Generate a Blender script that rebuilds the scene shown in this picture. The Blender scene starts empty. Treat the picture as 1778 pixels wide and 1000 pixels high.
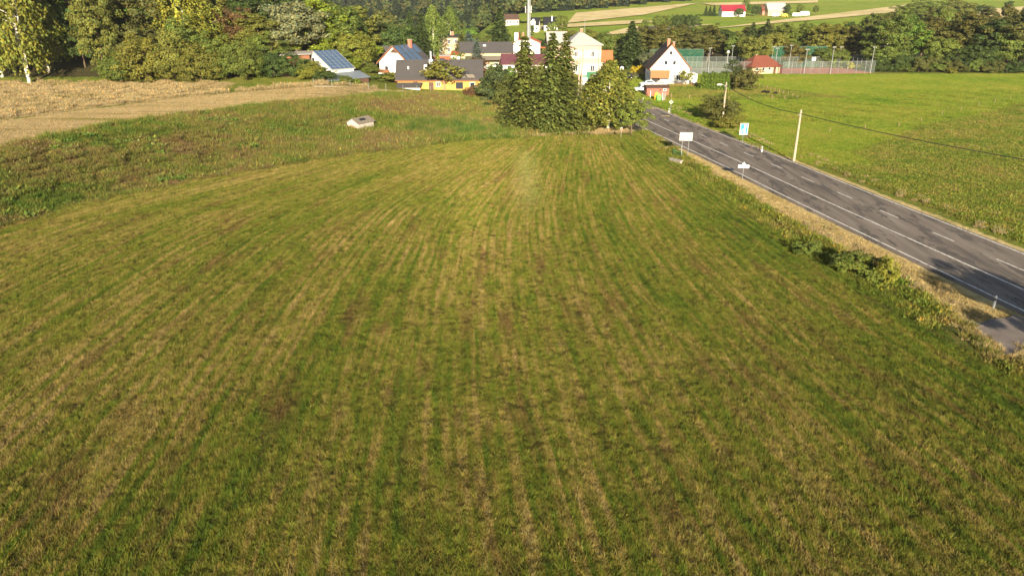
import bpy, bmesh, math, random
import numpy as np
from mathutils import Vector, Matrix
R = math.radians
rng = np.random.default_rng(7)
random.seed(7)
scene = bpy.context.scene
C = scene.collection

# ------------------------------------------------------------------ camera, sky, sun, exposure
CAM_H, PITCH, FPX = 22.0, R(22.0), 1250.0          # drone 22 m above the meadow
cam = bpy.data.cameras.new('camera')
cam.sensor_width = 36.0
cam.lens = 36.0 * FPX / 1778.0
cam.clip_end = 9000.0
camo = bpy.data.objects.new('camera', cam)
C.objects.link(camo)
camo.location = (0, 0, CAM_H)
camo.rotation_euler = (R(90) - PITCH, 0, 0)
scene.camera = camo

SUN_EL, SUN_AZ = R(16.5), R(-3.0)                  # shadows fall along +Y, leaning a little to -X
world = bpy.data.worlds.new('World')
scene.world = world
world.use_nodes = True
wn = world.node_tree
sky = wn.nodes.new('ShaderNodeTexSky')
sky.sky_type = 'NISHITA'
sky.sun_disc = False
sky.sun_elevation = SUN_EL
sky.sun_rotation = R(177)
wn.links.new(sky.outputs[0], wn.nodes['Background'].inputs[0])
wn.nodes['Background'].inputs[1].default_value = 0.05
sl = bpy.data.lights.new('sun', 'SUN')
sl.energy = 4.7
sl.angle = R(0.5)
sl.color = (1.0, 0.86, 0.64)
suno = bpy.data.objects.new('sun', sl)
C.objects.link(suno)
sd = Vector((math.sin(SUN_AZ) * math.cos(SUN_EL), math.cos(SUN_AZ) * math.cos(SUN_EL), -math.sin(SUN_EL)))
suno.rotation_euler = sd.to_track_quat('-Z', 'Y').to_euler()
suno.location = (20, -60, 60)
scene.view_settings.view_transform = 'Standard'
scene.view_settings.look = 'None'
scene.view_settings.gamma = 1.0
scene.view_settings.exposure = 1.58
scene.view_settings.use_curve_mapping = False

# ------------------------------------------------------------------ terrain height
def sstep(a, b, x):
    t = np.clip((np.asarray(x, float) - a) / (b - a), 0, 1)
    return t * t * (3 - 2 * t)
TOE = np.array([(-78, -80), (-64, 20), (-57, 54), (-53, 72), (-47, 84), (-38, 96), (-25, 109), (-8, 120.5), (8, 125), (30, 130)], float)
CREST = np.array([(-100, -80), (-80, 40), (-70, 75), (-65.5, 92), (-60, 110), (-48, 125), (-36, 138), (-24, 158), (-8, 166), (30, 172)], float)
RIGHT = np.array([(36, -80), (35, 20), (32, 39), (30, 45), (29, 56), (27, 66), (25, 84), (21.5, 119), (19, 140), (14, 170)], float)
ROADC = np.array([(62, -60), (53.5, 0), (48.6, 25), (44.0, 49), (41.2, 64), (37.6, 84), (34.4, 103), (28.6, 134), (24.3, 160), (19.5, 190), (14, 225), (10, 260), (6, 330)], float)
def sdist(P, x, y):
    """signed distance to a polyline, positive on its left"""
    x = np.asarray(x, float); y = np.asarray(y, float)
    best = np.full(x.shape, 1e18); sgn = np.ones(x.shape)
    for (ax, ay), (bx, by) in zip(P[:-1], P[1:]):
        dx, dy = bx - ax, by - ay
        t = np.clip(((x - ax) * dx + (y - ay) * dy) / (dx * dx + dy * dy), 0, 1)
        qx, qy = x - (ax + t * dx), y - (ay + t * dy)
        d = qx * qx + qy * qy
        m = d < best
        best = np.where(m, d, best)
        sgn = np.where(m, np.where(dx * (y - ay) - dy * (x - ax) >= 0, 1.0, -1.0), sgn)
    return np.sqrt(best) * sgn
def wob(x, y, k, s):
    return np.sin(x * k + s) * np.cos(y * k * 1.13 + s * 2.1) + .5 * np.sin(x * k * 2.3 + y * k * 1.7 + s * 3)
def Z(x, y):
    x = np.asarray(x, float); y = np.asarray(y, float)
    dt, dc = sdist(TOE, x, y), sdist(CREST, x, y)
    zt = 4.2 - 2.2 * sstep(-42, -16, x) - 2.0 * sstep(-16, 8, x)
    zt = zt * (1 - sstep(185, 235, y) * sstep(-60, -30, x))
    b = np.where(dt <= 0, 0, np.where(dc >= 0, 1, dt / np.maximum(dt - dc, 1e-6)))
    z = zt * sstep(0, 1, b)
    z = z + (b > 0) * (b < 1) * .18 * wob(x, y, .45, 1.0) * np.minimum(1, 4 * b) * np.minimum(1, 4 * (1 - b))
    # wooded hill on the left
    d = np.minimum(y - 164, -(x + .19 * y) - 9)
    z = z + np.minimum(.24 * np.log1p(np.exp(np.clip(d / 6, -30, 30))) * 6, 55 + .01 * np.abs(x))
    # far hillside
    u = x / np.maximum(y, 60)
    w = sstep(-.075, .0, u)
    near = .043 * np.maximum(0, y - 330) + .10 * np.maximum(0, y - 1000)
    far = -.05 * np.clip(y - 340, 0, 420) + .27 * np.maximum(0, y - 760)
    z = np.minimum(z + w * near + (1 - w) * far, 78 + 6 * np.sin(x * .004) + 5 * np.sin(x * .011 + 1))
    # ditch along the meadow, field relief
    dr = sdist(RIGHT, x, y)
    k = np.exp(-((dr + 1.3) / .8) ** 2) * (y < 150) * (1 - sstep(48.2, 47.2, y) * sstep(39.5, 40.5, y))
    z = z - .55 * k
    z = z + .05 * wob(x, y, .35, 2.0) * (dt < 0) * (dr > 2)
    return z
def zz(x, y): return float(Z(np.array([x]), np.array([y]))[0])
cp, sp = math.cos(PITCH), math.sin(PITCH)
def at(px, py):
    """point of the terrain found along a sight line of the survey photograph"""
    u, v = (px - 889) / FPX, (500 - py) / FPX
    d = (u, cp + v * sp, -sp + v * cp)
    t = np.linspace(20, 1800, 5200)
    h = CAM_H + d[2] * t - Z(d[0] * t, d[1] * t)
    i = int(np.argmax(h < 0))
    t0 = t[i]
    return d[0] * t0, d[1] * t0
def col(px, Y, z=2.0): return (px - 889) / FPX * (Y * cp + (CAM_H - z) * sp)
def hgt(py, Y):
    v = (500 - py) / FPX
    return CAM_H + Y * (v * cp - sp) / (cp + v * sp)

# ------------------------------------------------------------------ materials
def newmat(name):
    m = bpy.data.materials.new(name); m.use_nodes = True
    m.node_tree.nodes['Principled BSDF'].inputs['Specular IOR Level'].default_value = .25
    return m, m.node_tree, m.node_tree.nodes['Principled BSDF']
def N(nt, typ, **kw):
    n = nt.nodes.new(typ)
    for k, v in kw.items():
        if k.startswith('i_'):
            key = k[2:]
            n.inputs[int(key) if key.isdigit() else key].default_value = v
        else: setattr(n, k, v)
    return n
def L(nt, a, b): nt.links.new(a, b)
def math_(nt, op, a, b=None, clamp=False):
    n = N(nt, 'ShaderNodeMath', operation=op, use_clamp=clamp)
    for i, v in enumerate((a, b)):
        if v is None: continue
        if isinstance(v, (int, float)): n.inputs[i].default_value = v
        else: L(nt, v, n.inputs[i])
    return n.outputs[0]
def noise(nt, vec, scale, detail=3, rough=.55):
    n = N(nt, 'ShaderNodeTexNoise', i_Scale=scale, i_Detail=detail, i_Roughness=rough)
    L(nt, vec, n.inputs['Vector'])
    return n.outputs['Fac']
def mixc(nt, fac, a, b, mode='MIX'):
    n = N(nt, 'ShaderNodeMix', data_type='RGBA', blend_type=mode)
    for s, v in ((n.inputs[0], fac), (n.inputs[6], a), (n.inputs[7], b)):
        if isinstance(v, (int, float)): s.default_value = v
        elif isinstance(v, tuple): s.default_value = (*v, 1) if len(v) == 3 else v
        else: L(nt, v, s)
    return n.outputs[2]
def ramp(nt, fac, stops):
    n = N(nt, 'ShaderNodeValToRGB')
    e = n.color_ramp.elements
    while len(e) < len(stops): e.new(.5)
    for i, (p, c) in enumerate(stops):
        e[i].position = p; e[i].color = (*c, 1) if len(c) == 3 else c
    L(nt, fac, n.inputs[0])
    return n.outputs[0]
def mrange(nt, v, a, b, c=0., d=1., smooth=False):
    n = N(nt, 'ShaderNodeMapRange', interpolation_type='SMOOTHSTEP' if smooth else 'LINEAR')
    for i, k in enumerate((a, b, c, d)): n.inputs[i + 1].default_value = k
    L(nt, v, n.inputs[0])
    return n.outputs[0]
def plain(name, colr, rough=.8, var=.12, scale=1.5, bump=0., metal=0., bscale=None):
    m, nt, p = newmat(name)
    tc = N(nt, 'ShaderNodeTexCoord')
    f = noise(nt, tc.outputs['Object'], scale, 4)
    L(nt, mixc(nt, f, tuple(max(0, c * (1 - 2 * var)) for c in colr), tuple(min(.95, c * (1 + 2 * var)) for c in colr)), p.inputs['Base Color'])
    p.inputs['Roughness'].default_value = rough
    p.inputs['Metallic'].default_value = metal
    if bump:
        b = N(nt, 'ShaderNodeBump', i_Strength=bump, i_Distance=.03)
        L(nt, noise(nt, tc.outputs['Object'], bscale or scale * 8, 3), b.inputs['Height'])
        L(nt, b.outputs[0], p.inputs['Normal'])
    return m
def ribbed(name, colr, axis=0, freq=3.0, rough=.7, var=.1, depth=.04):
    """sheet or tile roofing: fine ribs too small to pick apart"""
    m, nt, p = newmat(name)
    tc = N(nt, 'ShaderNodeTexCoord')
    f = noise(nt, tc.outputs['Object'], .7, 5)
    L(nt, mixc(nt, f, tuple(c * (1 - 2 * var) for c in colr), tuple(min(.95, c * (1 + 2 * var)) for c in colr)), p.inputs['Base Color'])
    p.inputs['Roughness'].default_value = rough
    w = N(nt, 'ShaderNodeTexWave', bands_direction='XYZ'[axis], i_Scale=freq, i_Distortion=.3)
    L(nt, tc.outputs['Object'], w.inputs['Vector'])
    b = N(nt, 'ShaderNodeBump', i_Strength=.5, i_Distance=depth)
    L(nt, w.outputs['Fac'], b.inputs['Height']); L(nt, b.outputs[0], p.inputs['Normal'])
    return m

# --- colour groups of the ground cover, shared by the soil and by what grows on it
def group(name):
    g = bpy.data.node_groups.new(name, 'ShaderNodeTree')
    g.interface.new_socket('Color', in_out='OUTPUT', socket_type='NodeSocketColor')
    o = g.nodes.new('NodeGroupOutput')
    pos = g.nodes.new('ShaderNodeNewGeometry').outputs['Position']
    return g, pos, o
def curve(nt, y, pts, y0, y1, v0, v1):
    n = N(nt, 'ShaderNodeFloatCurve')
    cm = n.mapping; c = cm.curves[0]
    P = [((b - y0) / (y1 - y0), (a - v0) / (v1 - v0)) for a, b in pts]
    c.points[0].location = P[0]; c.points[1].location = P[-1]
    for q in P[1:-1]: c.points.new(*q)
    cm.update()
    L(nt, mrange(nt, y, y0, y1), n.inputs['Value'])
    return mrange(nt, n.outputs[0], 0, 1, v0, v1)
def vec(nt, x, y, z=0.):
    n = N(nt, 'ShaderNodeCombineXYZ')
    for i, v in enumerate((x, y, z)):
        if isinstance(v, (int, float)): n.inputs[i].default_value = v
        else: L(nt, v, n.inputs[i])
    return n.outputs[0]

g, pos, out = group('mown_colour')
sx = N(g, 'ShaderNodeSeparateXYZ'); L(g, pos, sx.inputs[0]); X_, Y_ = sx.outputs[0], sx.outputs[1]
toe = curve(g, Y_, [(-60, 20), (-57, 54), (-53, 72), (-47, 84), (-39, 96), (-30, 109), (-22, 120)], 20, 120, -80, 40)
rgt = curve(g, Y_, [(35, 20), (30, 45), (27, 66), (25, 84), (21.5, 120)], 20, 120, -80, 40)
s = math_(g, 'DIVIDE', math_(g, 'SUBTRACT', X_, toe), math_(g, 'SUBTRACT', rgt, toe))
wv = math_(g, 'MULTIPLY', noise(g, pos, .05, 1), .012)
s = math_(g, 'ADD', s, wv)
def sn(ks, ky, off, det=2, ro=.55):
    return noise(g, vec(g, math_(g, 'MULTIPLY', s, ks), math_(g, 'MULTIPLY', Y_, ky), off), 1.0, det, ro)
wv2 = N(g, 'ShaderNodeTexWave', bands_direction='X', i_Scale=1.0, i_Distortion=.5, i_Detail=2.0); wv2.inputs['Detail Scale'].default_value = .6
L(g, vec(g, math_(g, 'MULTIPLY', s, 32.), math_(g, 'MULTIPLY', Y_, .02)), wv2.inputs['Vector'])
swath = mrange(g, wv2.outputs['Fac'], .0, .35, -1., 0., True)
n1 = sn(150., .05, 0.); n2 = sn(24., .05, 7., 3); n3 = sn(7., .035, 13., 3)
n4 = noise(g, pos, 1.1, 4, .65); n5 = noise(g, pos, 5.0, 3, .6); n6 = sn(150., .3, 3., 2)
def w_(a, k): return math_(g, 'MULTIPLY', math_(g, 'SUBTRACT', a, .5), k)
dry = math_(g, 'ADD', w_(n1, .54), w_(n2, .34))
for q_, k_ in ((n3, .30), (n4, .30), (n5, .26), (n6, .46)): dry = math_(g, 'ADD', dry, w_(q_, k_))
dry = math_(g, 'ADD', math_(g, 'ADD', dry, .50), math_(g, 'MULTIPLY', math_(g, 'MULTIPLY', swath, mrange(g, n2, .32, .60)), .09))
# lusher towards the ditch; sun's opposition glow painted in as a pale far streak
dry = math_(g, 'SUBTRACT', dry, math_(g, 'MULTIPLY', mrange(g, s, .84, 1.0, 0, 1, True), .09))
c = ramp(g, dry, [(.24, (.050, .088, .010)), (.36, (.098, .136, .014)), (.47, (.152, .158, .022)), (.58, (.232, .188, .048)), (.74, (.34, .25, .10))])
c = mixc(g, mrange(g, sn(40., .09, 21., 4, .7), .54, .70, 0, .8), c, (.14, .085, .032))
hotspot = math_(g, 'SUBTRACT', 1.0, math_(g, 'ABSOLUTE', math_(g, 'DIVIDE', math_(g, 'SUBTRACT', X_, 2.0), 2.4)), True)
hotspot = math_(g, 'MULTIPLY', hotspot, mrange(g, math_(g, 'ABSOLUTE', math_(g, 'SUBTRACT', Y_, 94.)), 8., 22., 1., 0., True))
c = mixc(g, math_(g, 'MULTIPLY', hotspot, .55), c, (.27, .27, .085))
L(g, c, out.inputs[0])

g, pos, out = group('bank_colour')
a = math_(g, 'ADD', math_(g, 'MULTIPLY', noise(g, pos, .07, 3), .55), math_(g, 'MULTIPLY', noise(g, pos, .5, 4, .65), .45))
c = ramp(g, a, [(.37, (.085, .140, .018)), (.455, (.138, .160, .028)), (.53, (.195, .170, .046)), (.60, (.170, .120, .048)), (.72, (.29, .21, .095))])
L(g, c, out.inputs[0])

g, pos, out = group('straw_colour')
mp = N(g, 'ShaderNodeMapping'); mp.inputs['Rotation'].default_value = (0, 0, R(-36)); mp.inputs['Scale'].default_value = (.03, .55, 1); L(g, pos, mp.inputs[0])
a = math_(g, 'ADD', math_(g, 'MULTIPLY', noise(g, mp.outputs[0], 1.2, 3), .5), math_(g, 'MULTIPLY', noise(g, pos, .12, 4, .6), .3))
a = math_(g, 'ADD', a, math_(g, 'MULTIPLY', noise(g, pos, 1.6, 3), .2))
c = ramp(g, a, [(.36, (.20, .18, .05)), (.43, (.30, .235, .11)), (.54, (.40, .31, .16)), (.68, (.26, .195, .10))])
L(g, c, out.inputs[0])

g, pos, out = group('stubble_colour')
c = ramp(g, math_(g, 'ADD', math_(g, 'MULTIPLY', noise(g, pos, .02, 4, .6), .5), math_(g, 'MULTIPLY', noise(g, pos, .15, 4, .6), .5)), [(.36, (.38, .31, .13)), (.5, (.54, .43, .22)), (.64, (.62, .50, .28))])
L(g, c, out.inputs[0])

g, pos, out = group('meadow_colour')
a = math_(g, 'ADD', math_(g, 'MULTIPLY', noise(g, pos, .05, 4, .6), .5), math_(g, 'MULTIPLY', noise(g, pos, .7, 4, .65), .5))
c = ramp(g, a, [(.34, (.100, .185, .016)), (.46, (.175, .245, .024)), (.56, (.24, .265, .036)), (.68, (.30, .265, .065))])
L(g, c, out.inputs[0])

g, pos, out = group('rough_colour')
a = math_(g, 'ADD', math_(g, 'MULTIPLY', noise(g, pos, .10, 4, .6), .5), math_(g, 'MULTIPLY', noise(g, pos, .8, 4, .65), .5))
c = ramp(g, a, [(.36, (.085, .130, .016)), (.48, (.140, .165, .024)), (.58, (.20, .180, .040)), (.70, (.22, .165, .06))])
L(g, c, out.inputs[0])

g, pos, out = group('verge_colour')
a = math_(g, 'ADD', math_(g, 'MULTIPLY', noise(g, pos, .16, 4, .6), .5), math_(g, 'MULTIPLY', noise(g, pos, 1.4, 4, .65), .5))
c = ramp(g, a, [(.32, (.20, .18, .045)), (.42, (.38, .295, .12)), (.55, (.52, .40, .185)), (.70, (.34, .25, .12))])
L(g, c, out.inputs[0])

def gcol(nt, name):
    n = nt.nodes.new('ShaderNodeGroup'); n.node_tree = bpy.data.node_groups[name]
    return n.outputs[0]
def plantmat(name, groupname, gain=1.0, transl=.25):
    m, nt, p = newmat(name)
    at_ = N(nt, 'ShaderNodeAttribute', attribute_name='tint')
    c = mixc(nt, 1.0, gcol(nt, groupname), at_.outputs['Color'], 'MULTIPLY')
    if gain != 1.0: c = mixc(nt, 1.0, c, (gain, gain, gain), 'MULTIPLY')
    L(nt, c, p.inputs['Base Color'])
    p.inputs['Roughness'].default_value = .7
    p.inputs['Specular IOR Level'].default_value = .12
    tr = N(nt, 'ShaderNodeBsdfTranslucent'); L(nt, c, tr.inputs[0])
    mx = N(nt, 'ShaderNodeMixShader', i_0=transl)
    L(nt, p.outputs[0], mx.inputs[1]); L(nt, tr.outputs[0], mx.inputs[2])
    L(nt, mx.outputs[0], nt.nodes['Material Output'].inputs[0])
    return m
def leafmat(name, transl=.22):
    m, nt, p = newmat(name)
    at_ = N(nt, 'ShaderNodeAttribute', attribute_name='tint')
    oi = N(nt, 'ShaderNodeObjectInfo')
    c = mixc(nt, 1.0, oi.outputs['Color'], at_.outputs['Color'], 'MULTIPLY')
    L(nt, c, p.inputs['Base Color'])
    p.inputs['Roughness'].default_value = .62
    p.inputs['Specular IOR Level'].default_value = .2
    tr = N(nt, 'ShaderNodeBsdfTranslucent'); L(nt, c, tr.inputs[0])
    mx = N(nt, 'ShaderNodeMixShader', i_0=transl)
    L(nt, p.outputs[0], mx.inputs[1]); L(nt, tr.outputs[0], mx.inputs[2])
    L(nt, mx.outputs[0], nt.nodes['Material Output'].inputs[0])
    return m

M = {}
M['leaf'] = leafmat('leaf')
M['needle'] = leafmat('needle', .08)
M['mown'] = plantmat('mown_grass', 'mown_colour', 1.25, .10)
M['bank'] = plantmat('bank_growth', 'bank_colour', 1.1)
M['straw'] = plantmat('straw_growth', 'straw_colour', 1.05)
M['meadow'] = plantmat('meadow_grass', 'meadow_colour', 1.05)
M['rough'] = plantmat('rough_grass', 'rough_colour', 1.1)
g, pos, out = group('reed_colour')
c = ramp(g, noise(g, pos, .35, 4, .65), [(.38, (.065, .120, .020)), (.49, (.105, .155, .026)), (.58, (.17, .17, .04)), (.68, (.24, .19, .08))]); L(g, c, out.inputs[0])
M['reed'] = plantmat('reed_stand', 'reed_colour')
M['verge'] = plantmat('verge_grass', 'verge_colour', 1.05)
M['bark'] = plain('bark', (.12, .085, .055), .9, .25, 3, .5)
M['barkb'] = plain('birch_bark', (.62, .58, .50), .8, .25, 3.5)
M['barkp'] = plain('pale_bark', (.28, .19, .12), .9, .2, 3)
M['white'] = plain('white_plaster', (.80, .78, .74), .9, .03, .6)
M['cream'] = plain('cream_plaster', (.48, .36, .23), .9, .04, .6)
M['peach'] = plain('peach_plaster', (.40, .29, .235), .9, .04, .5)
M['peachl'] = plain('pale_peach_plaster', (.46, .38, .325), .9, .03, .5)
M['yellow'] = plain('yellow_plaster', (.46, .29, .08), .9, .05, .6)
M['oldwall'] = plain('old_wall', (.40, .36, .32), .95, .18, 2)
M['slate'] = ribbed('dark_roof', (.060, .056, .056), 2, 4.0, .75)
M['black'] = ribbed('black_roof', (.016, .017, .02), 2, 4.0, .6)
M['brownroof'] = ribbed('brown_roof', (.075, .045, .032), 2, 4.0, .75)
M['redroof'] = ribbed('red_roof', (.36, .09, .045), 2, 4.0, .8)
M['orange'] = ribbed('orange_roof', (.42, .12, .05), 2, 4.0, .8)
M['crimson'] = ribbed('crimson_roof', (.22, .02, .035), 0, 3.0, .5)
M['maroon'] = ribbed('maroon_roof', (.095, .035, .045), 2, 4.0, .6)
M['pavroof'] = ribbed('pavilion_roof', (.16, .05, .032), 2, 5.0, .8)
M['greyroof'] = ribbed('grey_sheet_roof', (.34, .32, .30), 0, 2.5, .6)
M['zinc'] = ribbed('zinc_roof', (.16, .19, .22), 0, 3.0, .45)
M['asb'] = plain('old_cement_sheet', (.17, .145, .115), .95, .2, 3, .4)
M['wood'] = plain('brown_wood', (.25, .13, .06), .85, .15, 4, .2)
M['trim'] = plain('brown_trim', (.20, .085, .045), .8, .1, 3)
M['redwood'] = plain('red_boards', (.28, .11, .08), .9, .12, 2.5, .3)
M['brick'] = plain('brick_face', (.36, .17, .12), .95, .2, 3, .4)
M['chim'] = plain('chimney_brick', (.36, .15, .10), .95, .12, 4)
M['glass'] = plain('window_glass', (.03, .035, .045), .12, .2, .8)
M['frame'] = plain('window_frame', (.75, .73, .70), .6, .03)
M['dframe'] = plain('dark_frame', (.09, .05, .035), .7, .1)
M['solar'] = plain('solar_cell', (.06, .10, .17), .22, .1, 1)
M['alu'] = plain('aluminium', (.55, .56, .58), .4, .05, 2, 0, .3)
M['steel'] = plain('galvanised_steel', (.22, .23, .24), .5, .08, 2)
M['concrete'] = plain('concrete', (.30, .265, .225), .95, .12, 2.5, .3)
M['dirtconc'] = plain('worn_concrete', (.17, .14, .12), .95, .22, .8, .5)
M['pole'] = plain('pole_concrete', (.36, .29, .22), .95, .1, 3, .2)
M['paint'] = plain('road_paint', (.66, .63, .58), .8, .10, 1.2)
m, nt, p = newmat('worn_road_paint'); M['paint'] = m
geo = N(nt, 'ShaderNodeNewGeometry')
L(nt, mixc(nt, mrange(nt, noise(nt, geo.outputs['Position'], 3.5, 5, .75), .50, .62), (.66, .63, .58), (.20, .175, .155)), p.inputs['Base Color']); p.inputs['Roughness'].default_value = .8
M['signw'] = plain('sign_white', (.76, .75, .72), .5, .02)
M['signb'] = plain('sign_blue', (.02, .33, .66), .5, .02)
M['signy'] = plain('sign_yellow', (.80, .52, .03), .5, .03)
M['signg'] = plain('sign_grey', (.40, .40, .38), .5, .04)
M['green'] = plain('green_paint', (.02, .12, .06), .6, .1)
M['rust'] = plain('rusty_rail', (.11, .075, .05), .9, .2, 3)
M['plasticw'] = plain('post_white', (.80, .79, .76), .5, .02)
M['plastick'] = plain('post_black', (.02, .02, .022), .5, .02)
M['carw'] = plain('white_car_paint', (.78, .78, .77), .25, .01)
M['cark'] = plain('black_car_paint', (.015, .016, .02), .2, .01)
M['tyre'] = plain('tyre', (.02, .02, .02), .9, .1)
M['bing'] = plain('green_bin', (.18, .55, .12), .6, .04)
M['biny'] = plain('yellow_bin', (.80, .55, .05), .6, .04)
M['court'] = plain('court_surface', (.40, .13, .11), .9, .06, .4)
M['courtg'] = plain('grey_court_surface', (.26, .26, .22), .9, .08, .3)
M['wool'] = plain('black_fleece', (.012, .010, .009), 1, .2, 6)
M['post'] = plain('fence_post', (.26, .18, .10), .9, .15, 4)
M['cable'] = plain('cable', (.02, .02, .02), .6, .05)

def netmat(name, colr, dens):
    m, nt, p = newmat(name)
    p.inputs['Base Color'].default_value = (*colr, 1); p.inputs['Roughness'].default_value = .7
    t = N(nt, 'ShaderNodeBsdfTransparent'); mx = N(nt, 'ShaderNodeMixShader', i_0=dens)
    L(nt, t.outputs[0], mx.inputs[1]); L(nt, p.outputs[0], mx.inputs[2])
    L(nt, mx.outputs[0], nt.nodes['Material Output'].inputs[0])
    return m
M['net'] = netmat('wire_netting', (.20, .23, .20), .20)
M['gnet'] = netmat('green_netting', (.010, .085, .05), .55)

# asphalt
m, nt, p = newmat('asphalt'); M['asphalt'] = m
geo = N(nt, 'ShaderNodeNewGeometry')
mp = N(nt, 'ShaderNodeMapping'); mp.inputs['Rotation'].default_value = (0, 0, R(-10.5)); mp.inputs['Scale'].default_value = (1.3, .09, 1)
L(nt, geo.outputs['Position'], mp.inputs[0])
f1 = noise(nt, mp.outputs[0], .55, 5, .62)
mp3 = N(nt, 'ShaderNodeMapping'); mp3.inputs['Rotation'].default_value = (0, 0, R(-10.5)); mp3.inputs['Scale'].default_value = (1, .3, 1); L(nt, geo.outputs['Position'], mp3.inputs[0])
f2 = noise(nt, mp3.outputs[0], .55, 6, .72)
f3 = noise(nt, geo.outputs['Position'], 9, 3)
c = ramp(nt, f1, [(.34, (.075, .066, .058)), (.43, (.145, .120, .100)), (.55, (.190, .157, .130)), (.68, (.25, .21, .175))])
c = mixc(nt, mrange(nt, f2, .53, .57, 0, .85), c, (.070, .063, .058))
c = mixc(nt, math_(nt, 'MULTIPLY', f3, .35), c, (.17, .15, .135))
L(nt, c, p.inputs['Base Color']); p.inputs['Roughness'].default_value = .9; p.inputs['Specular IOR Level'].default_value = .06
b = N(nt, 'ShaderNodeBump', i_Strength=.3, i_Distance=.02); L(nt, f3, b.inputs['Height']); L(nt, b.outputs[0], p.inputs['Normal'])

# ground: colour groups blended by land-use attributes
m, nt, p = newmat('ground'); M['ground'] = m
z1 = N(nt, 'ShaderNodeAttribute', attribute_name='zone_a'); z2 = N(nt, 'ShaderNodeAttribute', attribute_name='zone_b')
s1 = N(nt, 'ShaderNodeSeparateColor'); L(nt, z1.outputs['Color'], s1.inputs[0])
s2 = N(nt, 'ShaderNodeSeparateColor'); L(nt, z2.outputs['Color'], s2.inputs[0])
geo = N(nt, 'ShaderNodeNewGeometry')
edge = math_(nt, 'MULTIPLY', math_(nt, 'SUBTRACT', noise(nt, geo.outputs['Position'], .6, 4, .7), .5), .9)
c = gcol(nt, 'rough_colour')
def lay(c, sock, gname):
    k = mrange(nt, math_(nt, 'ADD', sock, edge), .40, .60)
    return mixc(nt, k, c, gcol(nt, gname) if isinstance(gname, str) else gname)
c = lay(c, s2.outputs[0], 'meadow_colour')
c = lay(c, s1.outputs[1], 'straw_colour')
c = lay(c, s1.outputs[2], mixc(nt, .5, gcol(nt, 'bank_colour'), (.060, .042, .020)))
c = lay(c, s2.outputs[1], 'verge_colour')
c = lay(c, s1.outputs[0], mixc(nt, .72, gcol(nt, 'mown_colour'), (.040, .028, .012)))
c = lay(c, s2.outputs[2], (.055, .05, .022))
L(nt, c, p.inputs['Base Color']); p.inputs['Roughness'].default_value = .95
p.inputs['Specular IOR Level'].default_value = .05
b = N(nt, 'ShaderNodeBump', i_Strength=1.0, i_Distance=.25)
hh = math_(nt, 'ADD', noise(nt, geo.outputs['Position'], 2.2, 5, .7), math_(nt, 'MULTIPLY', noise(nt, geo.outputs['Position'], .5, 3), 1.2))
L(nt, hh, b.inputs['Height']); L(nt, b.outputs[0], p.inputs['Normal'])

# ------------------------------------------------------------------ mesh helpers
def tag(o, label=None, cat=None, group=None, kind=None):
    if label: o['label'] = label
    if cat: o['category'] = cat
    if group: o['group'] = group
    if kind: o['kind'] = kind
    return o
def npmesh(name, V, F, tint=None):
    """mesh from numpy vertices (n,3) and faces (m,k), k fixed"""
    me = bpy.data.meshes.new(name)
    V = np.asarray(V, np.float32); F = np.asarray(F, np.int32)
    me.vertices.add(len(V)); me.vertices.foreach_set('co', V.ravel())
    k = F.shape[1]
    me.loops.add(F.size); me.loops.foreach_set('vertex_index', F.ravel())
    me.polygons.add(len(F)); me.polygons.foreach_set('loop_start', np.arange(len(F), dtype=np.int32) * k)
    me.update(calc_edges=True)
    if tint is not None:
        a = me.attributes.new('tint', 'FLOAT_COLOR', 'POINT')
        t = np.ones((len(V), 4), np.float32); t[:, :3] = tint
        a.data.foreach_set('color', t.ravel())
    return me
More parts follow.
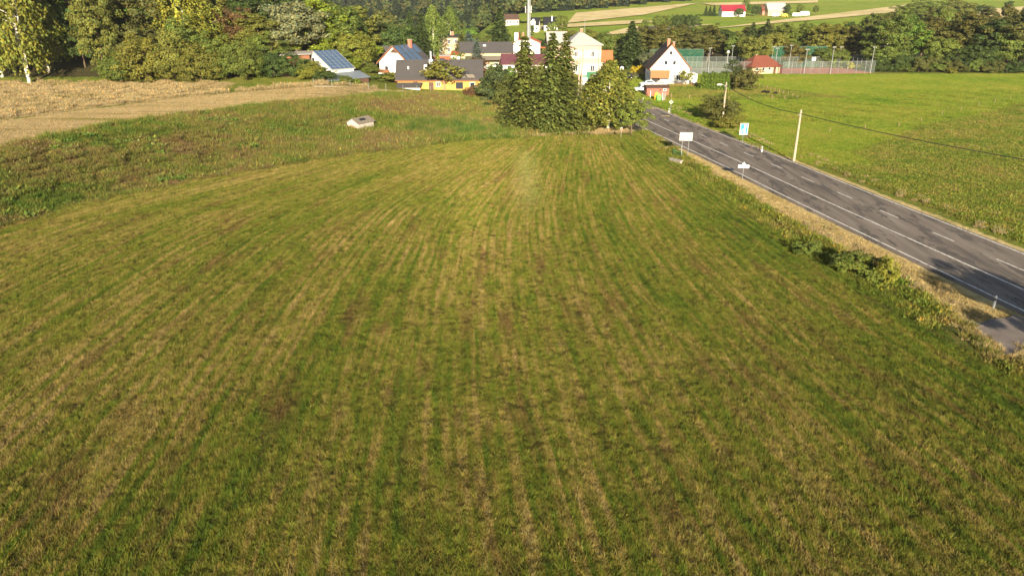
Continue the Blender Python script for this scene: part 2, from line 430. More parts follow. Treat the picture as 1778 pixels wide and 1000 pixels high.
class MB:
    def __init__(s): s.v = []; s.f = []
    def add(s, vs, fs):
        n = len(s.v); s.v += [tuple(map(float, q)) for q in vs]; s.f += [tuple(n + i for i in f) for f in fs]; return s
    def box(s, x0, x1, y0, y1, z0, z1):
        return s.add([(x0,y0,z0),(x1,y0,z0),(x1,y1,z0),(x0,y1,z0),(x0,y0,z1),(x1,y0,z1),(x1,y1,z1),(x0,y1,z1)],
                     [(0,3,2,1),(4,5,6,7),(0,1,5,4),(1,2,6,5),(2,3,7,6),(3,0,4,7)])
    def slab(s, quad, th):
        """quad of 4 points, extruded down along -z by th"""
        q = [tuple(a) for a in quad]; w = [(a[0], a[1], a[2] - th) for a in q]; n = len(q)
        return s.add(q + w, [tuple(range(n)), tuple(range(2*n-1, n-1, -1))] + [(i, n+i, n+(i+1)%n, (i+1)%n) for i in range(n)])
    def tube(s, pts, rad, n=8):
        pts = [Vector(p) for p in pts]
        rad = rad if hasattr(rad, '__len__') else [rad] * len(pts)
        vs = []; fs = []
        for i, p in enumerate(pts):
            d = (pts[min(i+1, len(pts)-1)] - pts[max(i-1, 0)]).normalized()
            a = d.orthogonal().normalized() if abs(d.z) < .9 else Vector((1,0,0)).cross(d).normalized()
            b = d.cross(a)
            for k in range(n):
                t = 2*math.pi*k/n
                vs.append(p + (a*math.cos(t) + b*math.sin(t)) * rad[i])
        for i in range(len(pts)-1):
            for k in range(n):
                fs.append((i*n+k, i*n+(k+1)%n, (i+1)*n+(k+1)%n, (i+1)*n+k))
        fs.append(tuple(range(n-1, -1, -1))); fs.append(tuple((len(pts)-1)*n + k for k in range(n)))
        return s.add(vs, fs)
    def cyl(s, x, y, z0, z1, r0, r1=None, n=10): return s.tube([(x,y,z0),(x,y,z1)], [r0, r0 if r1 is None else r1], n)
    def build(s, name, mat, parent=None, smooth=False, bevel=0):
        me = bpy.data.meshes.new(name); me.from_pydata(s.v, [], s.f); me.update()
        bm = bmesh.new(); bm.from_mesh(me); bmesh.ops.recalc_face_normals(bm, faces=bm.faces)
        if bevel: bmesh.ops.bevel(bm, geom=bm.edges[:], offset=bevel, segments=2, affect='EDGES', clamp_overlap=True)
        bm.to_mesh(me); bm.free()
        me.materials.append(M[mat] if isinstance(mat, str) else mat)
        if smooth:
            for f in me.polygons: f.use_smooth = True
        return link(name, me, parent)
def link(name, me, parent=None):
    o = bpy.data.objects.new(name, me); C.objects.link(o)
    if parent: o.parent = parent
    return o
def empty(name, x, y, z=None, rz=0, label=None, cat=None, group=None):
    o = bpy.data.objects.new(name, None); C.objects.link(o)
    o.location = (x, y, zz(x, y) if z is None else z); o.rotation_euler = (0, 0, rz)
    o.empty_display_size = .5
    return tag(o, label, cat, group)
def copy_tree(o, parent=None):
    c = o.copy(); C.objects.link(c); c.parent = parent
    for ch in list(o.children): copy_tree(ch, c)
    return c

# ------------------------------------------------------------------ ground sheet
def axis(parts):
    out = []
    for a, b, st in parts: out += list(np.arange(a, b, st))
    return np.array(out + [parts[-1][1]])
gx = axis([(-3000, -600, 150), (-600, -240, 20), (-240, -110, 5), (-110, 60, 1.0), (60, 160, 2.5), (160, 260, 5), (260, 700, 20), (700, 3000, 150)])
gy = axis([(-600, -100, 50), (-100, 15, 5), (15, 135, 1.0), (135, 270, 2.0), (270, 420, 5), (420, 1200, 15), (1200, 3600, 100)])
GX, GY = np.meshgrid(gx, gy)
GZ = Z(GX, GY)
nx, ny = len(gx), len(gy)
idx = np.arange(nx * ny).reshape(ny, nx)
F = np.stack([idx[:-1, :-1], idx[:-1, 1:], idx[1:, 1:], idx[1:, :-1]], -1).reshape(-1, 4)
me = npmesh('ground', np.stack([GX, GY, GZ], -1).reshape(-1, 3), F)
for f in me.polygons: f.use_smooth = True
def band(d, w): return np.clip(.5 + d / w, 0, 1)
PATH = np.array([(-24, 163), (-17, 160), (-9, 150), (-3, 141), (1, 134)], float)
HEDGEL = np.array([(-150, 40), (-100, 92), (-80, 115), (-71, 131), (-63, 142), (-56, 148), (-46, 154), (-22, 164)], float)   # edge of the terrace field
def zones(x, y):
    dt, dc, dr, drd = sdist(TOE, x, y), sdist(CREST, x, y), sdist(RIGHT, x, y), sdist(ROADC, x, y)
    field = band(-dt, 2) * band(dr, 2) * band(123.5 - y, 2)
    dh = sdist(HEDGEL, x, y)
    terr = band(dc, 4) * band(-dh - 2.2*sstep(-50, -60, x), 3) * (x < -14)
    terr = np.maximum(terr, band(dh, 2) * band(161 - y, 3) * (x < -60) * (x > -140) * (dc > 0))
    terr = np.maximum(terr, band(1.6 - np.abs(sdist(PATH, x, y)), 1.2))
    bank = band(dt, 2) * band(-dc, 4) * (x < 12)
    ditch = band(2.3 - np.abs(dr + 1.4), 1.6) * (y < 128)
    bank = np.maximum(bank, ditch)
    verge = band(-dr - 3.0, 1.6) * band(drd, 2) * (y < 170) + band(np.where(drd > 0, 8.2, 7.0) - np.abs(drd), 1.4)
    line = np.array([(56, 60), (52, 108), (75, 132), (110, 160), (170, 190)], float)
    dm = sdist(line, x, y)
    meadow = band(-drd - 8, 2) * (np.where(y > 100, band(dm, 6), 0)) * band(228 - y, 4) * band(260 - x, 30)
    pad = np.array([(36, 170), (78, 172), (74, 176), (66, 195), (40, 196)], float)
    inp = (y > 172) & (y < 197) & (x > 35) & (x < 78 - (y - 172) * .5)
    meadow = meadow * (1 - inp * .55)
    far = band(y - 330, 20)
    meadow = np.maximum(meadow, far * .8)
    d = np.minimum(y - 166, -(x + .19 * y) - 9)
    wood = band(d, 4) * (y < 900) + band(y - 236, 8) * band(330 - y, 10) * (x > 40)
    return field, terr, bank, meadow, np.clip(verge, 0, 1), np.clip(wood, 0, 1)
zs = zones(GX.ravel(), GY.ravel())
for nm, k in (('zone_a', (0, 1, 2)), ('zone_b', (3, 4, 5))):
    a = me.attributes.new(nm, 'FLOAT_COLOR', 'POINT')
    t = np.ones((nx * ny, 4), np.float32)
    for i, j in enumerate(k): t[:, i] = zs[j]
    a.data.foreach_set('color', t.ravel())
me.materials.append(M['ground'])
ground = tag(link('ground', me), 'mown meadow, grassy bank and valley floor', None, None, 'structure')
del ground['label']

# ------------------------------------------------------------------ road
def resample(P, step):
    P = np.asarray(P, float)
    # Catmull-Rom through the points
    out = []
    Q = np.vstack([2*P[0]-P[1], P, 2*P[-1]-P[-2]])
    for i in range(1, len(Q)-2):
        n = max(2, int(np.linalg.norm(Q[i+1]-Q[i]) / step))
        for t in np.arange(n)/n:
            a, b, c, d = Q[i-1], Q[i], Q[i+1], Q[i+2]
            out.append(.5*((2*b)+(-a+c)*t+(2*a-5*b+4*c-d)*t*t+(-a+3*b-3*c+d)*t**3))
    out.append(P[-1])
    return np.array(out)
RC = resample(ROADC, 2.0)
TN = np.gradient(RC, axis=0); TN /= np.linalg.norm(TN, axis=1)[:, None]
NR = np.stack([TN[:, 1], -TN[:, 0]], 1)       # to the right
ARC = np.concatenate([[0], np.cumsum(np.linalg.norm(np.diff(RC, axis=0), axis=1))])
def road_pt(s, off):
    x = np.interp(s, ARC, RC[:, 0]); y = np.interp(s, ARC, RC[:, 1])
    a = np.interp(s, ARC, NR[:, 0]); b = np.interp(s, ARC, NR[:, 1])
    return x + a*off, y + b*off
def ribbon(name, s0, s1, o0, o1, z, mat, parent=None, step=2.0, across=1, thick=0.0):
    S = np.linspace(s0, s1, max(2, int((s1-s0)/step)+1)); O = np.linspace(o0, o1, across+1)
    V = []
    for s_ in S:
        for o_ in O:
            x, y = road_pt(s_, o_); V.append((x, y, z))
    n = across + 1
    Fq = [(i*n+j, i*n+j+1, (i+1)*n+j+1, (i+1)*n+j) for i in range(len(S)-1) for j in range(across)]
    me = npmesh(name, V, Fq); me.materials.append(M[mat])
    return link(name, me, parent)
RZ = .16
SE = float(ARC[-1])
road = MB()
HW = 5.75
S = np.linspace(0, SE, 200)
vs = []
for s_ in S:
    zb = min(0, zz(*road_pt(s_, 0))) - .3
    for o_, zr in ((-HW-.45, zb), (-HW, RZ), (0, RZ), (HW, RZ), (HW+.45, zb)):
        x, y = road_pt(s_, o_); vs.append((x, y, zr + (max(0, zz(x, y)) if y > 165 else 0)))
road.add(vs, [(i*5+j, i*5+j+1, (i+1)*5+j+1, (i+1)*5+j) for i in range(len(S)-1) for j in range(4)])
road = tag(road.build('road', 'asphalt'), kind='structure')
SEND = float(np.interp(165, RC[:, 1], ARC))
for nm, o0, o1 in (('edge_line', -5.45, -5.28), ('solid_line', -1.98, -1.80), ('edge_line', 5.28, 5.45)):
    ribbon(nm, 2, SEND, o0, o1, RZ + .004, 'paint', road)
sp_ = 8.1
for k in range(int((SEND-10)/sp_)):
    s0 = 6.0 + k*sp_
    ribbon('lane_dash', s0, s0+3.0, 1.72, 1.86, RZ + .004, 'paint', road)

# ------------------------------------------------------------------ vegetation prototypes
def unit(n):
    v = rng.normal(size=(n, 3)); return v / np.linalg.norm(v, axis=1)[:, None]
def norm(v): return v / np.maximum(np.linalg.norm(v, axis=1), 1e-6)[:, None]
def quads(c, nrm, size, aspect=1.0, updir=None):
    """leaf-clump faces: centre, normal, half size"""
    n = len(c)
    ref = unit(n) if updir is None else norm(updir + .25 * rng.normal(size=(n, 3)))
    a = norm(np.cross(nrm, ref)); b = norm(np.cross(a, nrm))
    size = np.asarray(size)[:, None]
    a = a * size; b = b * size * aspect
    bend = nrm * size * rng.uniform(-.3, .3, (n, 1))
    V = np.stack([c - a - .6*b + bend, c + .25*a - b, c + a + .5*b + bend, c - .3*a + b], 1).reshape(-1, 3)
    F = np.arange(4 * n).reshape(n, 4)
    return V, F
def tints(n, spread=.22, clump=None, warm=.12):
    t = rng.normal(1, spread, (n, 1)).clip(.45, 1.7) * np.ones((1, 3))
    if clump is not None: t = t * clump[:, None]
    w = rng.normal(0, warm, n)
    t[:, 0] *= 1 + w; t[:, 2] *= 1 - w
    return np.repeat(t, 4, axis=0).clip(.2, 2.2)
def crown_broad(h, r, zc, hz, nclump, per, leaf, irregular=.25, hollow=.45, seed=0):
    global rng
    rng = np.random.default_rng(100 + seed)
    d = unit(nclump * 2); d = d[d[:, 2] > -.75][:nclump]
    lob = 1 + irregular * np.sin(d[:, 0]*3.1 + seed) * np.cos(d[:, 1]*2.7 + seed*1.7) + irregular*.6*rng.normal(size=len(d))
    rad = rng.uniform(hollow, 1.0, len(d)) ** .6 * lob
    cc = np.stack([d[:, 0]*r*rad, d[:, 1]*r*rad, zc + d[:, 2]*hz*rad], 1)
    cr = r * rng.uniform(.16, .32, len(d))
    ci = np.repeat(np.arange(len(d)), per)
    dl = unit(len(ci)); dl[:, 2] = np.abs(dl[:, 2]) * rng.choice([1, 1, -.6], len(ci))
    rr = rng.uniform(.35, 1, len(ci)) ** .5
    p = cc[ci] + dl * (cr[ci] * rr)[:, None] * np.array([1, 1, .8])
    nrm = norm(dl * .9 + norm(cc - np.array([0, 0, zc]))[ci] * .5 + .55 * rng.normal(size=(len(ci), 3)))
    V, F = quads(p, nrm, rng.uniform(.55, 1.25, len(ci)) * leaf)
    return V, F, tints(len(ci), .2, rng.normal(1, .14, len(d)).clip(.6, 1.4)[ci])
def crown_birch(h, r, z0, nstr, leaf, seed=0):
    global rng
    rng = np.random.default_rng(200 + seed)
    zt = rng.uniform(0, 1, nstr) ** .85
    prof = np.interp(zt, [0, .15, .45, .8, 1], [.55, .95, 1.0, .5, .08])
    ang = rng.uniform(0, 2*np.pi, nstr); q = np.sqrt(rng.uniform(.05, 1, nstr))
    lob = 1 + .25*np.sin(ang*3 + zt*9 + seed) + .15*rng.normal(size=nstr)
    x = np.cos(ang)*r*prof*q*lob; y = np.sin(ang)*r*prof*q*lob; z = z0 + zt*(h - z0)
    k = 10; ci = np.repeat(np.arange(nstr), k); j = np.tile(np.arange(k), nstr)
    drop = rng.uniform(.8, 2.2, nstr)[ci] * j / k
    p = np.stack([x[ci] + np.cos(ang[ci])*.12*j/2 + .16*rng.normal(size=len(ci)), y[ci] + np.sin(ang[ci])*.12*j/2 + .16*rng.normal(size=len(ci)), np.maximum(z[ci] - drop, z0*.55)], 1)
    out = np.stack([np.cos(ang), np.sin(ang), np.full(nstr, .25)], 1)[ci]
    nrm = norm(out*.9 + .7*rng.normal(size=(len(ci), 3)))
    V, F = quads(p, nrm, rng.uniform(.55, 1.25, len(ci))*leaf, 1.25, np.tile([[0, 0, 1.]], (len(ci), 1)))
    return V, F, tints(len(ci), .22, rng.normal(1, .16, nstr).clip(.6, 1.4)[ci])
def crown_spruce(h, r, z0, layers, leaf, seed=0, dens=8):
    global rng
    rng = np.random.default_rng(300 + seed)
    P, Nn, S, T, U = [], [], [], [], []
    for i in range(layers):
        t = min(max((i + rng.uniform(-.3, .3)) / layers, 0), 1)
        z = z0 + (h - z0) * t
        rl = r * ((1 - t) ** .78) * rng.uniform(.8, 1.12) + .06
        nb = int(6 + 5 * (1 - t)); a0 = rng.uniform(0, 6.3)
        for k in range(nb):
            a = a0 + 2*np.pi*k/nb + rng.normal(0, .18); l = rl * rng.uniform(.6, 1.2)
            m = max(3, int(dens * l / r) + 2); ct = rng.normal(1, .16)
            ca, sa = np.cos(a), np.sin(a)
            for j in range(m):
                f = (j + .6) / m
                rise = .12*l*f - .50*l*f*f + .10*l*max(0, f-.75)*4 if t < .97 else .6*l*f
                wd = .30*l*(1 - f) + .05
                for q in range(4):
                    sd = rng.normal(0, wd); hang = abs(rng.normal(0, .16 + .05*l)) if q else 0
                    P.append((ca*l*f - sa*sd + rng.normal(0, .05), sa*l*f + ca*sd + rng.normal(0, .05), z + rise - hang))
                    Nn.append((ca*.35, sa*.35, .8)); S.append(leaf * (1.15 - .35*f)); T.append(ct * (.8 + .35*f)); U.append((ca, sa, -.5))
    P = np.array(P); Nn = norm(np.array(Nn) + .4*rng.normal(size=P.shape)); S = np.array(S)*rng.uniform(.65, 1.2, len(P))
    V, F = quads(P, Nn, S, 1.9, np.array(U))
    return V, F, tints(len(P), .2, np.array(T), .08)
def trunk_mesh(h, r, limbs, z0, spread, seed, stems=1):
    rr = random.Random(seed); mb = MB()
    for st in range(stems):
        ox = 0 if stems == 1 else rr.uniform(-.5, .5); lean = 0 if stems == 1 else rr.uniform(-.12, .12)
        pts = [(ox + lean*h*t + rr.uniform(-.05, .05)*h*.05, lean*.5*h*t, -.3 + (h*.86 + .3)*t) for t in (0, .08, .3, .6, 1)]
        mb.tube(pts, [r*1.35, r, r*.8, r*.5, r*.08], 7)
        for i in range(limbs):
            a = rr.uniform(0, 6.3); zb = rr.uniform(z0, h*.7); l = spread*rr.uniform(.5, .95)
            bx = ox + lean*zb
            p0 = (bx, lean*.5*zb, zb); p1 = (bx + math.cos(a)*l*.5, math.sin(a)*l*.5, zb + l*.4); p2 = (bx + math.cos(a)*l, math.sin(a)*l, zb + l*.62)
            mb.tube([p0, p1, p2], [r*.38, r*.24, r*.06], 5)
    return mb
PROTO = {}
def proto(key, h, crown, tr, barkmat, leafm):
    V, F, T = crown
    cm = npmesh('crown', V, F, T); cm.materials.append(M[leafm])
    t = bpy.data.meshes.new('trunk'); t.from_pydata(tr.v, [], tr.f); t.update(); t.materials.append(M[barkmat])
    for f in t.polygons: f.use_smooth = True
    w = float(np.percentile(np.abs(V[:, 0]), 97))
    PROTO[key] = (h, w, float(np.percentile(V[:, 2], 99.7)), cm, t)
for i in range(4):
    h, r, zc, hz = [(12, 4.4, 7.0, 4.9), (14, 4.2, 8.2, 5.8), (11, 5.2, 6.4, 4.4), (13, 4.6, 7.4, 5.6)][i]
    proto(f'broad{i}', h, crown_broad(h, r, zc, hz, [105, 115, 105, 110][i], 135, .155, [.18, .25, .28, .32][i], seed=i), trunk_mesh(h, .26, 8, 2.2, r*.8, i), 'bark', 'leaf')
for i in range(2):
    proto(f'alder{i}', 17, crown_broad(17, 3.9, 9.4, 7.6, 125, 120, .175, .22, .5, seed=20+i), trunk_mesh(17, .24, 7, 4, 3, 30+i), 'bark', 'leaf')
for i in range(3):
    proto(f'birch{i}', 16, crown_birch(16, 3.5, [3.0, 2.2, 2.6][i], 620, .15, i), trunk_mesh(16, .19, 8, 4, 2.6, 40+i, [1, 1, 3][i]), 'barkb', 'leaf')
for i in range(3):
    proto(f'spruce{i}', 17, crown_spruce(17, [3.5, 3.9, 3.1][i], [.7, .9, .6][i], 38, .13, i, 9), trunk_mesh(17, .22, 0, 1, 1, 50+i), 'barkp', 'needle')
for i in range(3):
    proto(f'shrub{i}', 5, crown_broad(5, 2.9, 2.35, 2.6, 75, 110, .105, .25, .35, seed=60+i), trunk_mesh(5, .09, 7, .3, 1.9, 60+i), 'bark', 'leaf')
for i in range(3):
    proto(f'bush{i}', 9, crown_broad(9, 4.6, 4.2, 4.7, 120, 130, .13, [.22, .3, .26][i], .5, seed=70+i), trunk_mesh(9, .14, 9, .6, 3.2, 70+i), 'bark', 'leaf')
proto('fruit0', 6, crown_broad(6, 2.7, 4.0, 2.0, 46, 42, .15, .35, .5, seed=80), trunk_mesh(6, .14, 9, 1.5, 2.2, 80), 'barkp', 'leaf')
proto('thuja0', 4, crown_spruce(4, .85, .05, 26, .10, 90, 4), trunk_mesh(4, .06, 0, 1, 1, 90), 'bark', 'needle')
proto('fir0', 22, crown_spruce(22, 4.6, 1.2, 40, .24, 91, 9), trunk_mesh(22, .3, 0, 1, 1, 91), 'bark', 'needle')

KIND = {'broad': 'broadleaf_tree', 'alder': 'alder_tree', 'birch': 'birch_tree', 'spruce': 'spruce_tree', 'shrub': 'shrub', 'bush': 'tall_bush', 'fruit': 'fruit_tree', 'thuja': 'thuja_column', 'fir': 'fir_tree'}
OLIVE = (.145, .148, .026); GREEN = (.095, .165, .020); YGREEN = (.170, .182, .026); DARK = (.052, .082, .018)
DOLIVE = (.090, .092, .022); SILVER = (.130, .145, .070); LIME = (.150, .200, .020); BROWN = (.120, .075, .030)
NEEDLE = (.088, .104, .022); NEEDLED = (.050, .074, .020); BLUE = (.085, .115, .090); GOLD = (.42, .33, .02); RUSTY = (.10, .055, .028); MID = (.115, .150, .026)
def tree(key, x, y, top, width, colr, label, group=None, rot=None, zoff=-.12):
    """a tree of real height top (m above its foot) and crown width (m)"""
    h, w, ztop, cm, tm = PROTO[key]
    kind = key.rstrip('0123456789')
    z = zz(x, y) + zoff
    nm = KIND[kind]
    r = empty(nm, x, y, z, rot if rot is not None else random.uniform(0, 6.28), label, {'shrub': 'shrub', 'thuja': 'shrub', 'bush': 'bush'}.get(kind, 'tree'), group)
    r.scale = (width/2/w, width/2/w, (top - zoff)/ztop)
    link('trunk', tm, r)
    c = link('crown', cm, r)
    j = random.uniform(.88, 1.12); k = random.uniform(-.06, .06)
    c.color = (colr[0]*j*(1+k), colr[1]*j, colr[2]*j*(1-k), 1)
    return r
def tp(key, px, Y, top_py, wpx, colr, label, group=None):
    """tree standing Y metres up the valley; its height and width follow from its sight lines"""
    x = col(px, Y, 6); z = zz(x, Y)
    x = col(px, Y, (z + hgt(top_py, Y)) / 2)
    z = zz(x, Y)
    dist = Y*cp + (CAM_H - z - 4)*sp
    return tree(key, x, Y, max(1.0, hgt(top_py, Y) - z), wpx*dist/FPX, colr, label, group)
def rk(base, n): return f'{base}{random.randrange(n)}'

# ------------------------------------------------------------------ ground-cover patches
def patch(name, size, n, hmin, hmax, bw, matname, lean=.5, clump=14, leafy=0., tspread=.22, seed=0, foot=.5, tight=None):
    """square metres of blades; single triangles, with some broad leaves"""
    r = np.random.default_rng(500 + seed)
    cc = r.uniform(-size/2, size/2, (clump, 2)); ch = r.uniform(.55, 1.25, clump); ct = r.normal(1, .2 if tight else .12, clump).clip(.5, 1.6)
    ci = r.integers(0, clump, n)
    p = cc[ci] + r.normal(0, size*(tight or min(.13, .5/clump**.5)), (n, 2)) * (r.uniform(.6, 1.6, clump) if tight else np.ones(clump))[ci][:, None]
    h = r.uniform(hmin, hmax, n) * ch[ci]
    a = r.uniform(0, 6.283, n); ln = r.normal(0, lean, (n, 2)) * h[:, None]
    w = bw * r.uniform(.6, 1.4, n)
    dx, dy = np.cos(a)*w, np.sin(a)*w
    base = np.stack([p[:, 0], p[:, 1], np.full(n, -.03)], 1)
    side = np.stack([dx, dy, np.zeros(n)], 1)
    tip = base + np.stack([ln[:, 0], ln[:, 1], h], 1)
    leafm = r.uniform(size=n) < leafy
    up = np.where(leafm[:, None], base*.4 + tip*.6, base)
    V = np.stack([up - side*np.where(leafm, 2.2, 1)[:, None], up + side*np.where(leafm, 2.2, 1)[:, None], tip], 1).reshape(-1, 3)
    t = (r.normal(1, tspread, n) * ct[ci]).clip(.4, 1.8)[:, None] * np.ones((1, 3))
    wv = r.normal(0, .13, n); t[:, 0] *= 1 + wv; t[:, 2] *= 1 - wv
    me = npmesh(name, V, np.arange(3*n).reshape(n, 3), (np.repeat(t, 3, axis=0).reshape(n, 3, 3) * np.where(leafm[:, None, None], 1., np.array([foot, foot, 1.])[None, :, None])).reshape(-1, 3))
    me.materials.append(M[matname])
    return bpy.data.objects.new(name, me)
def scatter(name, label, cat, protos, pts, scl, rz=None):
    pc = bpy.data.collections.new(name + '_pieces')
    for o in protos: pc.objects.link(o)
    n = len(pts)
    me = bpy.data.meshes.new(name)
    me.vertices.add(n); me.vertices.foreach_set('co', np.asarray(pts, np.float32).ravel())
    r = np.random.default_rng(len(name)*31 + n)
    for an, ty, dv in (('sc', 'FLOAT', np.asarray(scl, np.float32)), ('rz', 'FLOAT', (r.uniform(0, 6.283, n) if rz is None else rz).astype(np.float32)), ('ix', 'INT', r.integers(0, len(protos), n).astype(np.int32))):
        at_ = me.attributes.new(an, ty, 'POINT'); at_.data.foreach_set('value', dv)
    me.update()
    o = link(name, me); tag(o, label, cat, None, 'stuff')
    ng = bpy.data.node_groups.new(name + '_grow', 'GeometryNodeTree')
    ng.interface.new_socket('Geometry', in_out='INPUT', socket_type='NodeSocketGeometry')
    ng.interface.new_socket('Geometry', in_out='OUTPUT', socket_type='NodeSocketGeometry')
    gi, go = ng.nodes.new('NodeGroupInput'), ng.nodes.new('NodeGroupOutput')
    ci = ng.nodes.new('GeometryNodeCollectionInfo'); ci.inputs[0].default_value = pc
    ci.inputs['Separate Children'].default_value = True; ci.inputs['Reset Children'].default_value = True
    ip = ng.nodes.new('GeometryNodeInstanceOnPoints'); ip.inputs['Pick Instance'].default_value = True
    def na(nm, ty):
        q = ng.nodes.new('GeometryNodeInputNamedAttribute'); q.data_type = ty; q.inputs[0].default_value = nm; return q.outputs[0]
    cx = ng.nodes.new('ShaderNodeCombineXYZ')
    ng.links.new(na('rz', 'FLOAT'), cx.inputs[2]); ng.links.new(cx.outputs[0], ip.inputs['Rotation'])
    ng.links.new(na('sc', 'FLOAT'), ip.inputs['Scale']); ng.links.new(na('ix', 'INT'), ip.inputs['Instance Index'])
    ng.links.new(gi.outputs[0], ip.inputs['Points']); ng.links.new(ci.outputs[0], ip.inputs['Instance'])
    ng.links.new(ip.outputs[0], go.inputs[0])
    md = o.modifiers.new('grow', 'NODES'); md.node_group = ng
    return o
def sample(n, x0, x1, y0, y1, keep):
    r = np.random.default_rng(int(n + x0*7 + y0*13) % 99991)
    x = r.uniform(x0, x1, n); y = r.uniform(y0, y1, n)
    k = keep(x, y, r)
    x, y = x[k], y[k]
    return np.stack([x, y, Z(x, y)], 1)
def gridpts(step, x0, x1, y0, y1, keep):
    r = np.random.default_rng(int(step*1000 + y0))
    x, y = np.meshgrid(np.arange(x0, x1, step), np.arange(y0, y1, step)); x = x.ravel(); y = y.ravel()
    x = x + r.uniform(-.45, .45, len(x))*step; y = y + r.uniform(-.45, .45, len(y))*step
    k = keep(x, y, r); x, y = x[k], y[k]
    return np.stack([x, y, Z(x, y)], 1)
def infan(x, y, pad=6): return np.abs(x) < .75*(y*cp + 9) + pad
def zk(i, thr=.5):
    return lambda x, y, r: infan(x, y) & (zones(x, y)[i] > thr)

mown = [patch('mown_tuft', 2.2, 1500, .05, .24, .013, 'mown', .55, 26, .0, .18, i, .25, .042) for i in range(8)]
pn = gridpts(.95, -60, 40, 16, 72, zk(0, .45))
pf = gridpts(1.0, -60, 34, 72, 124, zk(0, .45))
P = np.vstack([pn, pf]); 
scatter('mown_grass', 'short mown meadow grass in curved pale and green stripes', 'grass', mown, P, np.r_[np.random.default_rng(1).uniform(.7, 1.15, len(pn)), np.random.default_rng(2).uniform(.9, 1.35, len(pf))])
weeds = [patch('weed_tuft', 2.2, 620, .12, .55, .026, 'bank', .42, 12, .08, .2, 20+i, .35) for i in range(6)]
P = sample(26000, -95, 14, 40, 172, lambda x, y, r: infan(x, y) & (zones(x, y)[2] > .4) & (sdist(RIGHT, x, y) > 4) & (r.uniform(size=len(x)) < .55 + .45*(y > 110)))
scatter('bank_weeds', 'rough brown and green weeds covering the bank', 'weeds', weeds, P, np.random.default_rng(3).uniform(.6, 1.2, len(P)) * (1 + .7*sstep(-45, -20, P[:, 0])))
clumps = [patch('leafy_clump', 1.1, 170, .15, .5, .05, 'reed', .5, 6, .6, .25, 160+i) for i in range(4)]
P = sample(3000, -90, -12, 60, 150, lambda x, y, r: infan(x, y) & (zones(x, y)[2] > .6) & (wob(x, y, .21, .7) > .35) & (r.uniform(size=len(x)) < .5))
scatter('leafy_weeds', 'bright green leafy weed clumps dotted over the bank', 'weeds', clumps, P[:420], np.random.default_rng(13).uniform(.7, 1.7, len(P[:420])))
stalks = [patch('stalk_tuft', 1.6, 130, .4, 1.05, .03, 'bank', .2, 18, .0, .28, 180+i) for i in range(4)]
P = sample(9000, -52, 6, 100, 165, lambda x, y, r: infan(x, y) & (zones(x, y)[2] > .5) & (sdist(TOE, x, y) > 4) & (r.uniform(size=len(x)) < .4*sstep(-52, -28, x)))
PC = sample(9000, -72, -18, 80, 166, lambda x, y, r: infan(x, y) & (np.abs(sdist(CREST, x, y) + .8) < 1.6 + .8*wob(x, y, .5, 5.)) & (r.uniform(size=len(x)) < .28))
P = np.vstack([P, PC])
scatter('weed_stalks', 'standing brown stalks on the bank below the yellow house', 'weeds', stalks, P, np.random.default_rng(14).uniform(.6, 1.2, len(P)))
ditchp = sample(60000, 18, 40, 24, 128, lambda x, y, r: infan(x, y) & ((y > 47.5) | (y < 41.5)) & (np.abs(sdist(RIGHT, x, y) + 1.6) < 1.4))
dw = [patch('ditch_tuft', 1.4, 240, .12, .5, .028, 'rough', .45, 12, .25, .28, 140+i) for i in range(5)]
scatter('ditch_weeds', 'green and brown weeds along the roadside ditch', 'weeds', dw, ditchp[:1500], np.random.default_rng(4).uniform(.5, 1.2, len(ditchp[:1500])))
verge = [patch('verge_tuft', 2.0, 700, .05, .2, .026, 'verge', .8, 40, .05, .22, 40+i) for i in range(5)]
P = sample(30000, 14, 66, 24, 172, lambda x, y, r: infan(x, y) & (zones(x, y)[4] > .6) & (np.abs(sdist(ROADC, x, y)) > 7.0) & ~((y < 48.6) & (y > 38)))
scatter('verge_grass', 'dry straw coloured grass on both sides of the road', 'grass', verge, P, np.random.default_rng(5).uniform(.6, 1.0, len(P)))
tall = [patch('tall_tuft', 1.6, 260, .35, .95, .03, 'straw', .28, 16, .05, .2, 60+i) for i in range(5)]
def dryedge(x, y, r):
    d = sdist(HEDGEL, x, y)
    return infan(x, y) & (d > .2) & ((d < 2.6 + 1.6*wob(x, y, .5, .3)) | ((x < -64) & (y < 161 + 2*wob(x, y, .6, 1.)))) & (r.uniform(size=len(x)) < .12 + .5*(wob(x, y, .55, 2.) > .1))
P = sample(30000, -135, -30, 84, 172, dryedge)
P2 = sample(9000, 30, 62, 60, 165, lambda x, y, r: infan(x, y) & (np.abs(sdist(ROADC, x, y) + 9.6) < 1.6) & (r.uniform(size=len(x)) < .12))
P3 = sample(5000, -10, 27, 121, 133, lambda x, y, r: (sdist(RIGHT, x, y) > -5) & (sdist(TOE, x, y) > -1) & (y < 127 + 2.5*wob(x, y, .4, 4.)) & (r.uniform(size=len(x)) < .35))
P4 = sample(4000, 16, 40, 50, 128, lambda x, y, r: (zones(x, y)[4] > .6) & (sdist(ROADC, x, y) > 7.5) & (r.uniform(size=len(x)) < .10 + .25*(wob(x, y, .7, 3.) > .3)))
P4 = P4[:420]
P = np.vstack([P, P2, P3, P4])
scatter('tall_dry_grass', 'tall dry straw grass along the wood, the road and the spruces', 'grass', tall, P, np.random.default_rng(6).uniform(.5, 1.1, len(P)) * np.where(P[:, 0] > 25, .5, 1) * np.where((P[:, 0] > -12) & (P[:, 0] < 25), .7, 1) * np.where(P[:, 0] < -60, .8, 1))
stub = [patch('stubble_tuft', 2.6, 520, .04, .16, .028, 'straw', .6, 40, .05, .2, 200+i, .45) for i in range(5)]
P = sample(22000, -125, -14, 84, 172, lambda x, y, r: infan(x, y) & (zones(x, y)[1] > .55))
